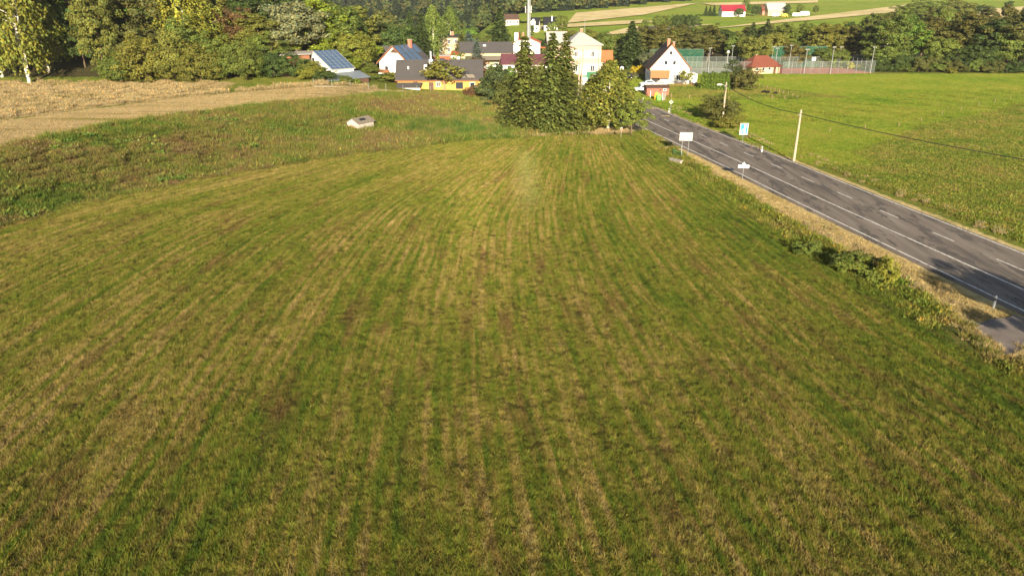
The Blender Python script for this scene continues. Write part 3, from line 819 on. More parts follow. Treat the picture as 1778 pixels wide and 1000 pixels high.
scatter('terrace_stubble', 'short pale straw stubble of the terrace field', 'stubble', stub, P[:7000], np.random.default_rng(15).uniform(.7, 1.2, len(P[:7000])))
rough = [patch('rough_tuft', 2.4, 420, .1, .32, .032, 'rough', .5, 24, .2, .25, 80+i) for i in range(5)]
P = sample(52000, 30, 130, 55, 235, lambda x, y, r: infan(x, y) & (sdist(ROADC, x, y) < -9.5) & (zones(x, y)[3] < .5) & (y < 200))
scatter('rough_pasture_grass', 'olive rough pasture grass beside the road', 'grass', rough, P[:9000], np.random.default_rng(8).uniform(.7, 1.3, len(P[:9000])))
mead = [patch('meadow_tuft', 3.0, 700, .08, .24, .035, 'meadow', .5, 22, .0, .18, 100+i) for i in range(5)]
P = sample(42000, 28, 200, 95, 232, lambda x, y, r: infan(x, y) & (zones(x, y)[3] > .5))
scatter('meadow_grass', 'bright green grass of the level meadow', 'grass', mead, P[:11000], np.random.default_rng(9).uniform(.7, 1.3, len(P[:11000])))
reed = [patch('reed_tuft', 1.8, 200, .5, 1.4, .035, 'reed', .18, 18, .0, .25, 120+i) for i in range(4)]
P = sample(5000, -22, 1, 118, 140, lambda x, y, r: (sdist(TOE, x, y) > .8) & (((x + 9)/9.5)**2 + ((y - 127 + 2*np.sin(x*.9))/7.0)**2 < .45 + .75*r.uniform(size=len(x))) & (r.uniform(size=len(x)) < .38))
scatter('reeds', 'dense green reeds growing at the foot of the bank', 'reeds', reed, P, np.random.default_rng(10).uniform(.7, 1.2, len(P)))

# ------------------------------------------------------------------ houses
class House:
    """local frame: x along the front, y away from it, front wall at y = -d/2"""
    def __init__(s, name, x, y, z, rz, label, cat='house', group=None):
        s.root = empty(name, x, y, z, R(rz), label, cat, group)
    def part(s, name, mat, fn, parent=None, **kw):
        mb = MB(); fn(mb); return mb.build(name, mat, parent or s.root, **kw)
    def body(s, x0, x1, y0, y1, h, wallm, roofm, rise=3., ridge='x', over=.5, th=.22, off=.5, trim=None, base=-.8, hip=0.):
        """walls with a gabled or hipped roof; off = where the ridge sits across the span"""
        w = MB(); r = MB(); tr = MB()
        if ridge == 'x':
            yr = y0 + (y1-y0)*off
            A = [(x0,y0),(x1,y0),(x1,y1),(x0,y1)]
            V = [(a,b,base) for a,b in A] + [(a,b,h) for a,b in A] + [(x0,yr,h+rise),(x1,yr,h+rise)]
            if hip:
                w.add(V[:8], [(0,1,5,4),(1,2,6,5),(2,3,7,6),(3,0,4,7),(3,2,1,0),(4,5,6,7)])
            else:
                w.add(V, [(0,1,5,4),(2,3,7,6),(1,2,6,9,5),(3,0,4,8,7),(3,2,1,0)])
            k0 = rise/(yr-y0); k1 = rise/(y1-yr); zt = h+rise+th
            xa, xb = x0-over, x1+over
            if hip:
                ra, rb = x0+hip, x1-hip
                r.slab([(xa,y0-over,h-over*k0+th),(xb,y0-over,h-over*k0+th),(rb,yr,zt),(ra,yr,zt)], th)
                r.slab([(xb,y1+over,h-over*k1+th),(xa,y1+over,h-over*k1+th),(ra,yr,zt),(rb,yr,zt)], th)
                r.slab([(xb,y0-over,h-over*k0+th),(xb,y1+over,h-over*k1+th),(rb,yr,zt)], th)
                r.slab([(xa,y1+over,h-over*k1+th),(xa,y0-over,h-over*k0+th),(ra,yr,zt)], th)
            else:
                r.slab([(xa,y0-over,h-over*k0+th),(xb,y0-over,h-over*k0+th),(xb,yr,zt),(xa,yr,zt)], th)
                r.slab([(xb,y1+over,h-over*k1+th),(xa,y1+over,h-over*k1+th),(xa,yr,zt),(xb,yr,zt)], th)
        else:
            xr = x0 + (x1-x0)*off
            A = [(x0,y0),(x1,y0),(x1,y1),(x0,y1)]
            V = [(a,b,base) for a,b in A] + [(a,b,h) for a,b in A] + [(xr,y0,h+rise),(xr,y1,h+rise)]
            if hip: w.add(V[:8], [(0,1,5,4),(1,2,6,5),(2,3,7,6),(3,0,4,7),(3,2,1,0),(4,5,6,7)])
            else: w.add(V, [(0,1,5,8,4),(2,3,7,9,6),(1,2,6,5),(3,0,4,7),(3,2,1,0)])
            k0 = rise/(xr-x0); k1 = rise/(x1-xr); zt = h+rise+th
            ya, yb = y0-over, y1+over
            pa, pb = (y0+hip, y1-hip) if hip else (ya, yb)
            if hip:
                r.slab([(x0-over,ya,h-over*k0+th),(x1+over,ya,h-over*k1+th),(xr,pa,zt)], th)
                r.slab([(x1+over,yb,h-over*k1+th),(x0-over,yb,h-over*k0+th),(xr,pb,zt)], th)
            r.slab([(x0-over,yb,h-over*k0+th),(x0-over,ya,h-over*k0+th),(xr,pa,zt),(xr,pb,zt)], th)
            r.slab([(x1+over,ya,h-over*k1+th),(x1+over,yb,h-over*k1+th),(xr,pb,zt),(xr,pa,zt)], th)
            if trim:
                b = .24
                tr.slab([(x0-over,ya-.05,h-over*k0+th+.02),(x0-over,ya+.12,h-over*k0+th+.02),(xr,ya+.12,zt+.02),(xr,ya-.05,zt+.02)], b+.08)
                tr.slab([(x1+over,ya-.05,h-over*k1+th+.02),(x1+over,ya+.12,h-over*k1+th+.02),(xr,ya+.12,zt+.02),(xr,ya-.05,zt+.02)], b+.08)
        wo = w.build('wall', wallm, s.root)
        ro = r.build('roof', roofm, s.root)
        if trim and tr.v: tr.build('verge_board', trim, ro)
        return wo, ro
    def win(s, face, a, z, w, h, at, fm='frame', gm='glass', name='window', panes=1):
        """window on a wall: face F/B (y = at), L/R (x = at); a = centre along the wall"""
        d = {'F': -1, 'B': 1, 'L': -1, 'R': 1}[face]
        f, g = MB(), MB(); t = .09
        def bx(mb, u0, u1, z0, z1, p0, p1):
            q0, q1 = sorted((at + d*p0, at + d*p1))
            if face in 'FB': mb.box(u0, u1, q0, q1, z0, z1)
            else: mb.box(q0, q1, u0, u1, z0, z1)
        bx(f, a-w/2, a-w/2+t, z, z+h, -.05, .07); bx(f, a+w/2-t, a+w/2, z, z+h, -.05, .07)
        bx(f, a-w/2+t, a+w/2-t, z, z+t, -.05, .07); bx(f, a-w/2+t, a+w/2-t, z+h-t, z+h, -.05, .07)
        for k in range(1, panes):
            u = a - w/2 + w*k/panes; bx(f, u-.04, u+.04, z+t, z+h-t, -.05, .06)
        o = f.build(name, fm, s.root)
        bx(g, a-w/2+t, a+w/2-t, z+t, z+h-t, -.05, .02)
        g.build('pane', gm, o)
        return o
    def door(s, face, a, w, h, at, m='dframe'):
        d = {'F': -1, 'B': 1, 'L': -1, 'R': 1}[face]
        mb = MB(); q0, q1 = sorted((at - d*.05, at + d*.06))
        if face in 'FB': mb.box(a-w/2, a+w/2, q0, q1, -.3, h)
        else: mb.box(q0, q1, a-w/2, a+w/2, -.3, h)
        o = mb.build('door', m, s.root)
        k = MB(); q0, q1 = sorted((at + d*.055, at + d*.12))
        if face in 'FB': k.box(a+w/2-.18, a+w/2-.08, q0, q1, 1.0, 1.1)
        else: k.box(q0, q1, a+w/2-.18, a+w/2-.08, 1.0, 1.1)
        k.build('handle', 'steel', o)
        return o
    def chimney(s, x, y, z0, z1, w=.6, m='chim'):
        o = s.part('chimney', m, lambda b: b.box(x-w/2, x+w/2, y-w/2, y+w/2, z0, z1))
        s.part('cap', 'concrete', lambda b: b.box(x-w/2-.07, x+w/2+.07, y-w/2-.07, y+w/2+.07, z1+.002, z1+.12), o)
        return o
    def wire(s, *a): pass
def place(px, Y, z=None):
    x = col(px, Y, 3); return x, Y, (zz(x, Y) if z is None else z)

# white gabled house with brown roof
x, y, z = place(1165, 202)
h = House('gabled_house', x, y + 5.5, z, -3, 'white gabled house with brown roof and brown boarded balcony behind the red shed')
h.body(-5.2, 5.2, -5.5, 5.5, 4.3, 'white', 'brownroof', 5.9, 'y', .45, .2, trim='trim')
h.win('F', -1.25, 5.0, .95, 1.15, -5.5); h.win('F', 1.0, 5.0, .95, 1.15, -5.5)
h.win('F', -.1, 7.6, .7, .95, -5.5, 'dframe'); h.win('F', 2.4, .9, 1.1, 1.5, -5.5, panes=2)
h.win('L', 0, 1.2, 1.2, 1.4, -5.2); h.win('L', -3, 1.2, 1.2, 1.4, -5.2)
b = h.part('balcony', 'wood', lambda b: b.box(-5.35, -.2, -7.0, -6.9, 1.75, 3.75))
for k in range(14): h.part('board', 'wood', lambda b: b.box(-5.33+k*.365, -5.33+k*.365+.34, -7.04, -6.998, 1.7, 3.8), b)
h.part('balcony_floor', 'concrete', lambda b: b.box(-5.3, -.25, -6.9, -5.5, 1.7, 1.9), b)
for k in (-5.1, -2.7, -.4): h.part('post', 'wood', lambda b: b.box(k-.08, k+.08, -6.88, -6.72, -.5, 1.7), b)
h.door('F', -3.6, 2.2, 1.7, -5.5, 'plastick')
h.chimney(-.5, -2.5, 9.2, 11.4, .75); h.chimney(.6, -4.4, 9.0, 10.8, .55)
h.part('annex', 'white', lambda b: b.box(5.2, 7.6, -4.5, .5, -.5, 2.6))
h.part('annex_roof', 'greyroof', lambda b: b.slab([(5.1,-4.7,2.62),(7.8,-4.7,2.5),(7.8,.7,2.5),(5.1,.7,2.62)], .1))
h.part('gutter', 'trim', lambda b: b.tube([(-5.75,-5.9,3.72),(-5.75,5.9,3.72)], .09, 6))

# red shed by the road
x, y = at(1141, 168); y += 1.6
h = House('wooden_shed', x, y, zz(x, y), 4, 'low red boarded shed with brown roof beside the recycling bins', 'shed')
h.body(-2.7, 2.7, -1.5, 1.5, 1.95, 'redwood', 'brownroof', .55, 'x', .2, .1)
for k in range(18): h.part('board', 'redwood', lambda b: b.box(-2.68+k*.298, -2.68+k*.298+.275, -1.545, -1.498, -.4, 1.9))
h.win('F', .55, 1.2, .55, .5, -1.55, 'redwood'); h.win('F', 1.6, 1.25, .8, .5, -1.55)
h.door('L', 0, .9, 1.8, -2.7)

# pavilion of the sports ground
x, y, z = place(1326, 232)
h = House('pavilion', x, y + 1.5, z, 20, 'cream single storey pavilion with red brown hipped roof beside the courts')
h.body(-6.0, 4.6, -3.0, 3.0, 2.5, 'cream', 'pavroof', 2.5, 'x', .6, .18, hip=3.0)
for k in (-3.9, -1.6, .6): h.win('F', k, 1.0, 1.1, .9, -3.0)
h.door('F', 2.6, .95, 2.05, -3.0); h.win('R', 0, 1.0, 1.2, .9, 4.6)
h.chimney(-2.0, .6, 4.2, 5.4, .35)

# house with the solar roof
x, y, z = place(556, 172)
h = House('solar_house', x + 1, y + 3, z - 1.3, -45, 'white house whose long slope is covered in blue solar panels')
h.body(-2.2, 7.2, -2.8, 2.8, 2.6, 'white', 'greyroof', 3.5, 'y', .3, .16, off=2.2/9.4)
h.win('F', -.5, 3.9, 1.0, .8, -2.8, 'dframe'); h.win('F', 1.6, 2.5, .8, .5, -2.8, 'dframe'); h.win('F', 4.0, 1.9, .4, .4, -2.8, 'dframe')
k1 = 3.5/7.2
for i in range(7):
    for j in range(5):
        u0, u1 = .15 + i*1.06, .15 + i*1.06 + .93; v0 = -3.0 + j*1.2
        f = lambda u: 2.6 + 3.5*(1 - u/7.2) + .16
        mb = MB(); mb.slab([(u0,v0,f(u0)+.09),(u1,v0,f(u1)+.09),(u1,v0+1.07,f(u1)+.09),(u0,v0+1.07,f(u0)+.09)], .05)
        pn_ = mb.build('solar_panel', 'solar', h.root)
h.part('lean_to_roof', 'zinc', lambda b: b.slab([(-2.5,-2.82,2.9),(8.8,-2.82,1.6),(8.8,-7.6,.9),(-2.5,-7.6,1.7)], .1))
h.part('lean_to_roof', 'zinc', lambda b: b.slab([(7.2,-2.82,1.9),(11.6,-7.4,.7),(11.6,4.2,.9),(7.2,4.2,2.0)], .1))
h.part('lean_to_wall', 'dframe', lambda b: b.box(11.0, 11.2, -6.8, 4, -1.5, .6))  # dark brown puts the shade under the lean-to into the wall colour
h.part('lean_to_wall', 'dframe', lambda b: b.box(-2.2, 8.2, -7.1, -6.95, -1.0, .85))  # same dark brown, standing for shade below the front eave
for k in (-2.0, 1.4, 4.8, 8.0): h.part('post', 'wood', lambda b: b.box(k-.08, k+.08, -7.4, -7.24, -1.0, .95))

# flat shed behind the hedge
x, y, z = place(522, 186)
h = House('flat_shed', x, y, z - 2.3, 8, 'red brown shed with pale flat sheet roof rising behind the dark hedge', 'shed')
h.part('wall', 'trim', lambda b: b.box(-3.2, 3.0, -2.5, 2.5, -1, 4.6))
h.part('roof', 'greyroof', lambda b: b.slab([(-3.9,-3.3,4.75),(3.6,-3.3,4.95),(3.6,3.2,5.3),(-3.9,3.2,5.1)], .14))
h.win('F', 1.9, 2.4, .9, .9, -2.5)

# long yellow house, front row
x, y, z = place(762, 172); z = 1.6
h = House('yellow_house', x, y + 4.2, z, 2, 'long yellow house with dark roof, roof window and silver flue facing the bank')
h.body(-9.6, 9.6, -4.2, 4.2, 2.9, 'yellow', 'slate', 3.7, 'x', .55, .2)
h.door('F', -1.9, 1.1, 2.1, -4.2); h.win('F', -.3, 1.1, 1.0, 1.1, -4.2, 'frame', panes=2)
h.win('F', 4.6, .6, 1.7, 1.5, -4.2, 'dframe'); h.win('F', -5.5, 1.1, 1.1, 1.1, -4.2, 'trim'); h.win('F', 7.6, .9, 1.2, 1.2, -4.2)
h.win('R', 0, 1.0, 1.1, 1.2, 9.6); h.win('R', .2, 3.9, .9, 1.0, 9.6)
h.part('eave_board', 'trim', lambda b: b.box(-10.15, 10.15, -4.86, -4.8, 2.42, 2.62))
sl_ = lambda yy: 2.9 + 3.7*(1 + yy/4.2)*1.0 + .2
o = h.part('roof_window', 'frame', lambda b: b.slab([(-3.6,-2.4,sl_(-2.4)+.10),(-2.9,-2.4,sl_(-2.4)+.10),(-2.9,-1.3,sl_(-1.3)+.10),(-3.6,-1.3,sl_(-1.3)+.10)], .12))
h.part('pane', 'glass', lambda b: b.slab([(-3.5,-2.3,sl_(-2.3)+.115),(-3.0,-2.3,sl_(-2.3)+.115),(-3.0,-1.75,sl_(-1.75)+.115),(-3.5,-1.75,sl_(-1.75)+.115)], .1), o)
for k in (-8.8, -6.0, -3.2, 2.4, 5.2, 8.0): h.part('roof_vent', 'plastick', lambda b: b.box(k-.16, k+.16, -.75, -.4, sl_(-.6)-.1, sl_(-.6)+.3))
h.part('roof_vent', 'signw', lambda b: b.cyl(-7.2, -2.1, sl_(-2.1)-.1, sl_(-2.1)+.5, .18))
fl = h.part('flue', 'alu', lambda b: b.cyl(-1.9, -2.2, 3.5, 8.8, .2), smooth=False)
h.part('flue_box', 'alu', lambda b: b.box(-2.3, -1.5, -2.6, -1.8, 6.0, 7.0), fl)
h.part('flue_box', 'alu', lambda b: b.box(-2.2, -1.6, -2.55, -1.85, 4.3, 5.2), fl)
for k in (4.4, 6.6): h.part('roof_strip', 'asb', lambda b: b.slab([(k,-4.2,sl_(-4.2)+.04),(k+1.7,-4.2,sl_(-4.2)+.04),(k+1.2,-3.5,sl_(-3.5)+.04),(k-.5,-3.5,sl_(-3.5)+.04)], .05))
h.part('porch_roof', 'slate', lambda b: b.slab([(-9.9,-6.9,1.25),(-4.4,-6.9,1.25),(-3.8,-4.9,2.15),(-9.4,-4.9,2.15)], .12))
h.part('porch_wall', 'white', lambda b: b.box(-9.6, -4.3, -6.7, -6.6, -.8, 1.1))
h.part('porch_post', 'trim', lambda b: b.box(-4.3, -4.15, -6.75, -6.6, -.8, 1.15))

# white gabled house with solar panels behind it
x, y, z = place(700, 190); z = 1.4
h = House('farm_house', x, y + 4, z, -28, 'white gabled house with brown verges and blue panels on its dark roof')
h.body(-4.6, 4.8, -4.5, 4.5, 5.2, 'white', 'slate', 3.9, 'y', .6, .2, trim='trim')
h.part('gable_vent', 'dframe', lambda b: b.add([(-1.3,-4.56,7.5),(1.3,-4.56,7.5),(0,-4.56,8.5),(-1.3,-4.4,7.5),(1.3,-4.4,7.5),(0,-4.4,8.5)], [(0,1,2),(3,5,4),(0,3,4,1),(1,4,5,2),(2,5,3,0)]))
h.part('side_roof', 'slate', lambda b: b.slab([(-9.6,-5.0,2.2),(-4.7,-5.0,5.0),(-4.7,4.0,5.0),(-9.6,4.0,2.2)], .2))
h.part('side_wall', 'cream', lambda b: b.box(-9.0, -4.62, -4.4, 3.8, -1, 2.3))
o = h.part('balcony', 'trim', lambda b: b.box(-4.5, -1.0, -5.4, -5.3, 2.7, 3.5)); h.part('balcony_floor', 'white', lambda b: b.box(-4.5, -1.0, -5.3, -4.5, 2.3, 2.6), o)
h.win('F', -2.4, 2.7, 1.2, 1.6, -4.5); h.win('F', 1.2, 3.0, 1.1, 1.2, -4.5)
k1 = 3.9/4.8
for i in range(4):
    for j in range(2):
        u0 = .25 + j*2.35; u1 = u0 + 2.2; v0 = -4.6 + i*2.35
        if i == 3 and j == 1: continue
        f = lambda u: 5.2 + 3.9*(1 - u/4.8) + .2
        mb = MB(); mb.slab([(u0,v0,f(u0)+.1),(u1,v0,f(u1)+.1),(u1,v0+1.75,f(u1)+.1),(u0,v0+1.75,f(u0)+.1)], .06); mb.build('solar_panel', 'solar', h.root)
h.chimney(.9, 1.5, 8.2, 10.4, .8)
x, y, z = place(680, 206); z = 1.2
h = House('slate_house', x, y + 4, z, 2, 'dark steep roofed house with a small white dormer left of the solar gable')
h.body(-5.6, 6.5, -4.6, 4.6, 2.4, 'white', 'slate', 5.6, 'x', .5, .2)
f = lambda yy: 2.4 + 5.6*(1 + yy/4.6) + .2
d = h.part('dormer', 'white', lambda b: b.add([(-2.9,-3.9,3.2),(-.9,-3.9,3.2),(-.9,-3.9,4.9),(-1.9,-3.9,5.9),(-2.9,-3.9,4.9),(-2.9,-1.5,3.2),(-.9,-1.5,3.2),(-.9,-1.5,4.9),(-1.9,-1.5,5.9),(-2.9,-1.5,4.9)],
    [(0,1,2,3,4),(9,8,7,6,5),(1,6,7,2),(0,4,9,5),(0,5,6,1)]))
h.part('dormer_roof', 'trim', lambda b: (b.slab([(-3.1,-4.1,4.85),(-1.9,-4.1,6.05),(-1.9,-1.0,6.05),(-3.1,-1.0,4.85)], .12), b.slab([(-1.9,-4.1,6.052),(-.7,-4.1,4.85),(-.7,-1.0,4.85),(-1.9,-1.0,6.052)], .12)), d)
h.win('F', -1.9, 3.5, .95, 1.1, -3.9); h.win('F', -4.2, .6, 1.0, 1.2, -4.6)
for k in (-4, -2.4, -.8, .8): h.part('roof_vent', 'plastick', lambda b: b.box(k-.15, k+.15, -.8, -.45, f(-.6)-.1, f(-.6)+.3))

# cream cube with flat dark roof
x, y, z = place(779, 300); z = 0.5
h = House('cube_house', x, y + 4, z, 3, 'cream two storey cube house with flat black roof and brick chimney', group=None)
h.part('wall', 'cream', lambda b: b.box(-4.4, 4.4, -4, 4, -1, 6.6))
h.part('roof', 'black', lambda b: b.box(-4.9, 4.9, -4.5, 4.5, 6.602, 7.3))
h.chimney(1.3, -1, 7.2, 8.6, 1.3, 'chim')
for a in (-3, 0, 2.8):
    h.win('F', a, 4.4, 1.2, 1.5, -4, panes=2); h.win('F', a, 1.3, 1.2, 1.5, -4, panes=2)

# red and white garages
x, y, z = place(772, 255); z = .4
h = House('garage_row', x, y + 2, z, 0, 'low red and white garage row with flat roof below the cream cube house', 'garage')
h.part('wall', 'redroof', lambda b: b.box(-6, 2.2, -2.5, 2.5, -1, 3.0)); h.part('wall', 'white', lambda b: b.box(2.202, 9.5, -3.2, 2.5, -1, 3.3))
h.part('roof', 'greyroof', lambda b: b.box(-6.3, 2.0, -2.9, 2.8, 3.002, 3.2)); h.part('roof', 'redroof', lambda b: b.slab([(2.0,-3.5,3.4),(9.8,-3.5,3.4),(9.8,2.9,4.3),(2.0,2.9,4.3)], .12))
for a in (-4.2, -1.0): h.win('F', a, .3, 2.3, 2.1, -2.5, 'dframe', name='garage_door')
h.win('F', 5.6, 1.2, 1.2, 1.0, -3.2)
x, y, z = place(776, 232); z = .6
h = House('small_garage', x, y, z, 0, 'small white garage with brown door behind the yellow house', 'garage')
h.part('wall', 'white', lambda b: b.box(-2.6, 2.6, -2.4, 2.4, -1, 2.7)); h.part('roof', 'brownroof', lambda b: b.box(-2.9, 2.9, -2.8, 2.6, 2.702, 2.9))
h.win('F', -.5, .1, 2.9, 2.2, -2.4, 'frame', 'trim', 'garage_door')

# long dark roofed house with porch
x, y, z = place(845, 243); z = .3
h = House('long_house', x, y + 3.5, z, 1, 'long cream house with dark gabled roof and grey roofed porch')
h.body(-8.4, 8.0, -3.4, 3.4, 5.3, 'cream', 'slate', 2.7, 'x', .5, .2)
h.part('porch_roof', 'asb', lambda b: b.slab([(-7.0,-6.4,3.1),(7.2,-6.4,3.1),(7.2,-3.42,4.1),(-7.0,-3.42,4.1)], .1))
for k in (-6.5, -3, .5, 4, 6.8): h.part('porch_post', 'dframe', lambda b: b.box(k-.08, k+.08, -6.2, -6.04, -1, 3.0))
h.part('porch_wall', 'white', lambda b: b.box(-3, 6.8, -6.03, -5.9, -1, 1.5))
h.win('F', -4.5, .6, 1.4, 1.3, -3.4); h.win('F', -1.0, .6, 1.4, 1.3, -3.4); h.win('F', 3.0, .6, 1.4, 1.3, -3.4)
h.part('skylight', 'signw', lambda b: b.slab([(-1.2,-1.9,7.0),(-.3,-1.9,7.0),(-.3,-1.5,7.35),(-1.2,-1.5,7.35)], .1))

# maroon roofed house behind the spruces
x, y, z = place(914, 230); z = .2
h = House('maroon_house', x, y + 3.2, z, 0, 'white bungalow with maroon roof partly hidden behind the spruces')
h.body(-7.4, 7.4, -3.2, 3.2, 2.9, 'white', 'maroon', 2.4, 'x', .5, .2)
for k in (-5.2, -2.6, 0, 2.6, 5.0): h.win('F', k, .9, 1.2, 1.3, -3.2, 'wood')
x, y, z = place(790, 214); z = .9

# white house with orange roof
x, y, z = place(916, 268); z = .2
h = House('orange_roofed_house', x, y + 5, z, -4, 'white two storey gabled house with orange tiled roof behind the steel mast')
h.body(-4.7, 4.7, -5, 5, 6.6, 'white', 'orange', 2.0, 'y', .25, .2)
h.win('F', 1.4, 3.6, .9, 1.3, -5); h.win('F', -2.6, 3.0, .7, .7, -5); h.win('F', -2.4, .8, 1.1, 1.3, -5); h.win('L', -2, 3.6, 1, 1.3, -4.7)
h.part('pipe', 'plastick', lambda b: b.tube([(-2.9,-5.1,5.9),(-.8,-5.1,5.2)], .09, 6))
h.chimney(-4.0, 1, 7.0, 9.8, 1.3, 'white'); h.chimney(-1.6, 1.6, 7.8, 9.9, .7); h.chimney(-3.0, 3.2, 7.4, 9.9, .6)
h.part('annex', 'white', lambda b: b.box(4.702, 7.4, -1.5, 4, -1, 2.4)); h.part('annex_roof', 'orange', lambda b: b.slab([(4.72,-2.3,5.0),(6.4,-2.3,5.0),(8.0,-3.1,2.2),(8.0,4.5,2.2),(6.4,3.6,5.0),(4.72,3.6,5.0)], .2))
x, y, z = place(851, 285); z = .4
h = House('tower_annex', x, y, z, 10, 'narrow white building with orange cap roof left of the big spruce', 'building')
h.body(-1.3, 1.3, -1.3, 1.3, 5.2, 'white', 'orange', 1.0, 'x', .4, .15, hip=.9); h.win('F', 0, 3.3, .6, .8, -1.3)

# peach house
x, y, z = place(1013, 228); z = .2
h = House('peach_house', x, y + 5, z, 3, 'two storey peach house with pale grey hipped roof and striped facade')
h.body(-5.0, 5.0, -5, 6, 8.6, 'peach', 'greyroof', 3.3, 'y', .6, .2, hip=4.6, off=.42)
h.body(-10.6, -5.02, -1.2, 6.5, 8.6, 'peach', 'greyroof', 3.1, 'x', .5, .2)
for z0, z1 in ((4.55, 6.95), (.0, 3.0)): h.part('facade_band', 'peachl', lambda b: b.box(-5.02, 5.02, -5.03, 6.02, z0, z1))
h.part('plinth', 'concrete', lambda b: b.box(-5.04, 5.04, -5.05, 6.04, -1, -.002))
for a in (-2.6, 2.5):
    h.win('F', a, 5.0, 1.15, 1.6, -5.03, panes=2); h.win('F', a, .8, 1.3, 1.7, -5.03, panes=2)
h.win('F', -6.5, 5.0, 1.1, 1.5, -1.2, panes=2); h.win('F', -8.7, 5.0, 1.1, 1.5, -1.2, panes=2); h.win('L', 2.5, 5.0, 1.1, 1.5, -10.6)
h.chimney(-.6, -.6, 11.0, 12.8, .9)
h.part('drainpipe', 'chim', lambda b: b.cyl(4.3, -5.12, 0, 8.4, .07, None, 6)); h.part('drainpipe', 'chim', lambda b: b.cyl(-5.3, -1.35, 0, 8.4, .07, None, 6))
h.part('aerial', 'steel', lambda b: b.cyl(.4, -.4, 11.5, 16, .05, None, 5))
x, y, z = place(1049, 238); z = .2
h = House('orange_shed', x, y + 2, z, 0, 'lean-to with orange tiled slope against the right side of the peach house', 'shed')
h.body(-3.0, 2.6, -2, 2, 3.0, 'peach', 'orange', 2.9, 'x', .3, .15, off=.7); h.win('F', .4, .6, 1.6, 1.7, -2, 'dframe')
x, y, z = place(1012, 212); z = .15
h = House('site_cabin', x, y, z, 4, 'small green and white cabin in the yard before the peach house', 'cabin')
h.part('wall', 'green', lambda b: b.box(-.2, 4.2, -1.3, 1.3, -.5, 2.2)); h.part('roof', 'signg', lambda b: b.box(-.3, 4.3, -1.4, 1.4, 2.202, 2.35)); h.win('F', 3.0, .8, 1.0, .8, -1.3)

# far houses
def far_house(px, Y, w, d, hh, rise, wm, rm, rz, name, label, ridge='x', nwin=3, group=None):
    x = col(px, Y, zz(col(px, Y), Y) + 3); h = House(name, x, Y, zz(x, Y), rz, label, 'house', group)
    h.body(-w/2, w/2, -d/2, d/2, hh, wm, rm, rise, ridge, .4, .2)
    for k in range(nwin): h.win('F', -w/2 + w*(k+.5)/nwin, hh*.32, 1.0, min(1.3, hh*.5), -d/2)
    return h
h = far_house(928, 425, 5.2, 8, 3.6, 3.6, 'white', 'black', -10, 'black_roofed_house', 'small white house with black roof and white gable just right of the mast')
h.part('dormer', 'white', lambda b: b.body if False else b.add([(-1.4,-4.4,2.5),(1.0,-4.4,2.5),(1.0,-4.4,5.2),(-.2,-4.4,6.6),(-1.4,-4.4,5.2),(-1.4,0,2.5),(1.0,0,2.5),(1.0,0,5.2),(-.2,0,6.6),(-1.4,0,5.2)], [(0,1,2,3,4),(9,8,7,6,5),(1,6,7,2),(2,7,8,3),(3,8,9,4),(0,4,9,5),(0,5,6,1)]))
h = far_house(956, 432, 7.6, 8, 3.2, 3.8, 'white', 'black', 0, 'black_roofed_house', 'small white house with black roof behind the left wing of the peach house')
h.chimney(.6, -2, 5, 7.6, .6, 'white')
far_house(887, 470, 8.4, 7, 3.4, 2.6, 'peachl', 'brownroof', 15, 'hillside_house', 'pale pink house with brown roof among the trees on the hillside', nwin=4)
farmY = 545
far_house(1271, farmY, 16.5, 8, 3.4, 3.8, 'white', 'crimson', 3, 'farm_house', 'white farmhouse with long crimson roof on the far slope', nwin=5)
h = far_house(1345, farmY + 8, 13.5, 8, 3.6, 4.6, 'cream', 'greyroof', 8, 'barn', 'stone barn with grey roof on the far slope'); h.root['category'] = 'barn'
h = far_house(1326, farmY + 12, 5, 7, 3.2, 3.4, 'brick', 'pavroof', 8, 'barn_annex', 'small brick annex with patched red roof left of the grey barn', nwin=1)
far_house(1526, 345, 6, 6, 3.2, 3.2, 'white', 'greyroof', 30, 'valley_house', 'small house with grey roof peeping over the alder belt', nwin=2)
far_house(1566, 420, 9, 7, 3.2, 3.0, 'white', 'redroof', 0, 'valley_house', 'white house with red roof peeping through the tall alders', nwin=3)
far_house(1598, 430, 4, 5, 3.0, 2.0, 'white', 'greyroof', 0, 'valley_shed', 'tiny white shed showing between the tall alders', nwin=1)

# brick hut on the bank
x, y = at(624, 229)
h = House('pump_hut', x, y + 1.4, zz(x, y) - .1, -32, 'small whitewashed brick hut with worn cement sheet roof standing on the bank', 'hut')
h.body(-1.25, 1.25, -1.9, 1.9, 1.55, 'oldwall', 'asb', .65, 'y', .22, .07)
def brickrow(z0, n, x0):
    for k in range(n): h.part('brick', 'brick', lambda b: b.box(x0+k*.27, x0+k*.27+.25, -1.915, -1.85, z0, z0+.075))
r_ = random.Random(3)
for k in range(12): brickrow(.1 + k*.09, r_.randint(4, 7), -1.1 + r_.uniform(0, .5))
h.part('roof_hole', 'plastick', lambda b: b.slab([(.45,-.9,2.13),(.95,-.9,1.88),(.95,.5,1.88),(.45,.5,2.13)], .03))
for k in range(5): h.part('roof_sheet', 'asb', lambda b: b.slab([(.02,-2.1+k*.84,2.33+.008*(k%2)),(1.42,-2.1+k*.84,1.56+.01*(k%2)),(1.42,-2.1+k*.84+.8,1.56+.01*(k%2)),(.02,-2.1+k*.84+.8,2.33+.008*(k%2))], .03)) if k not in (1,) else None

# ------------------------------------------------------------------ trees
G_W = 'trees of the wood above the terrace field'
G_V = 'trees standing among the village houses'
G_A = 'alders and willows of the stream belt'
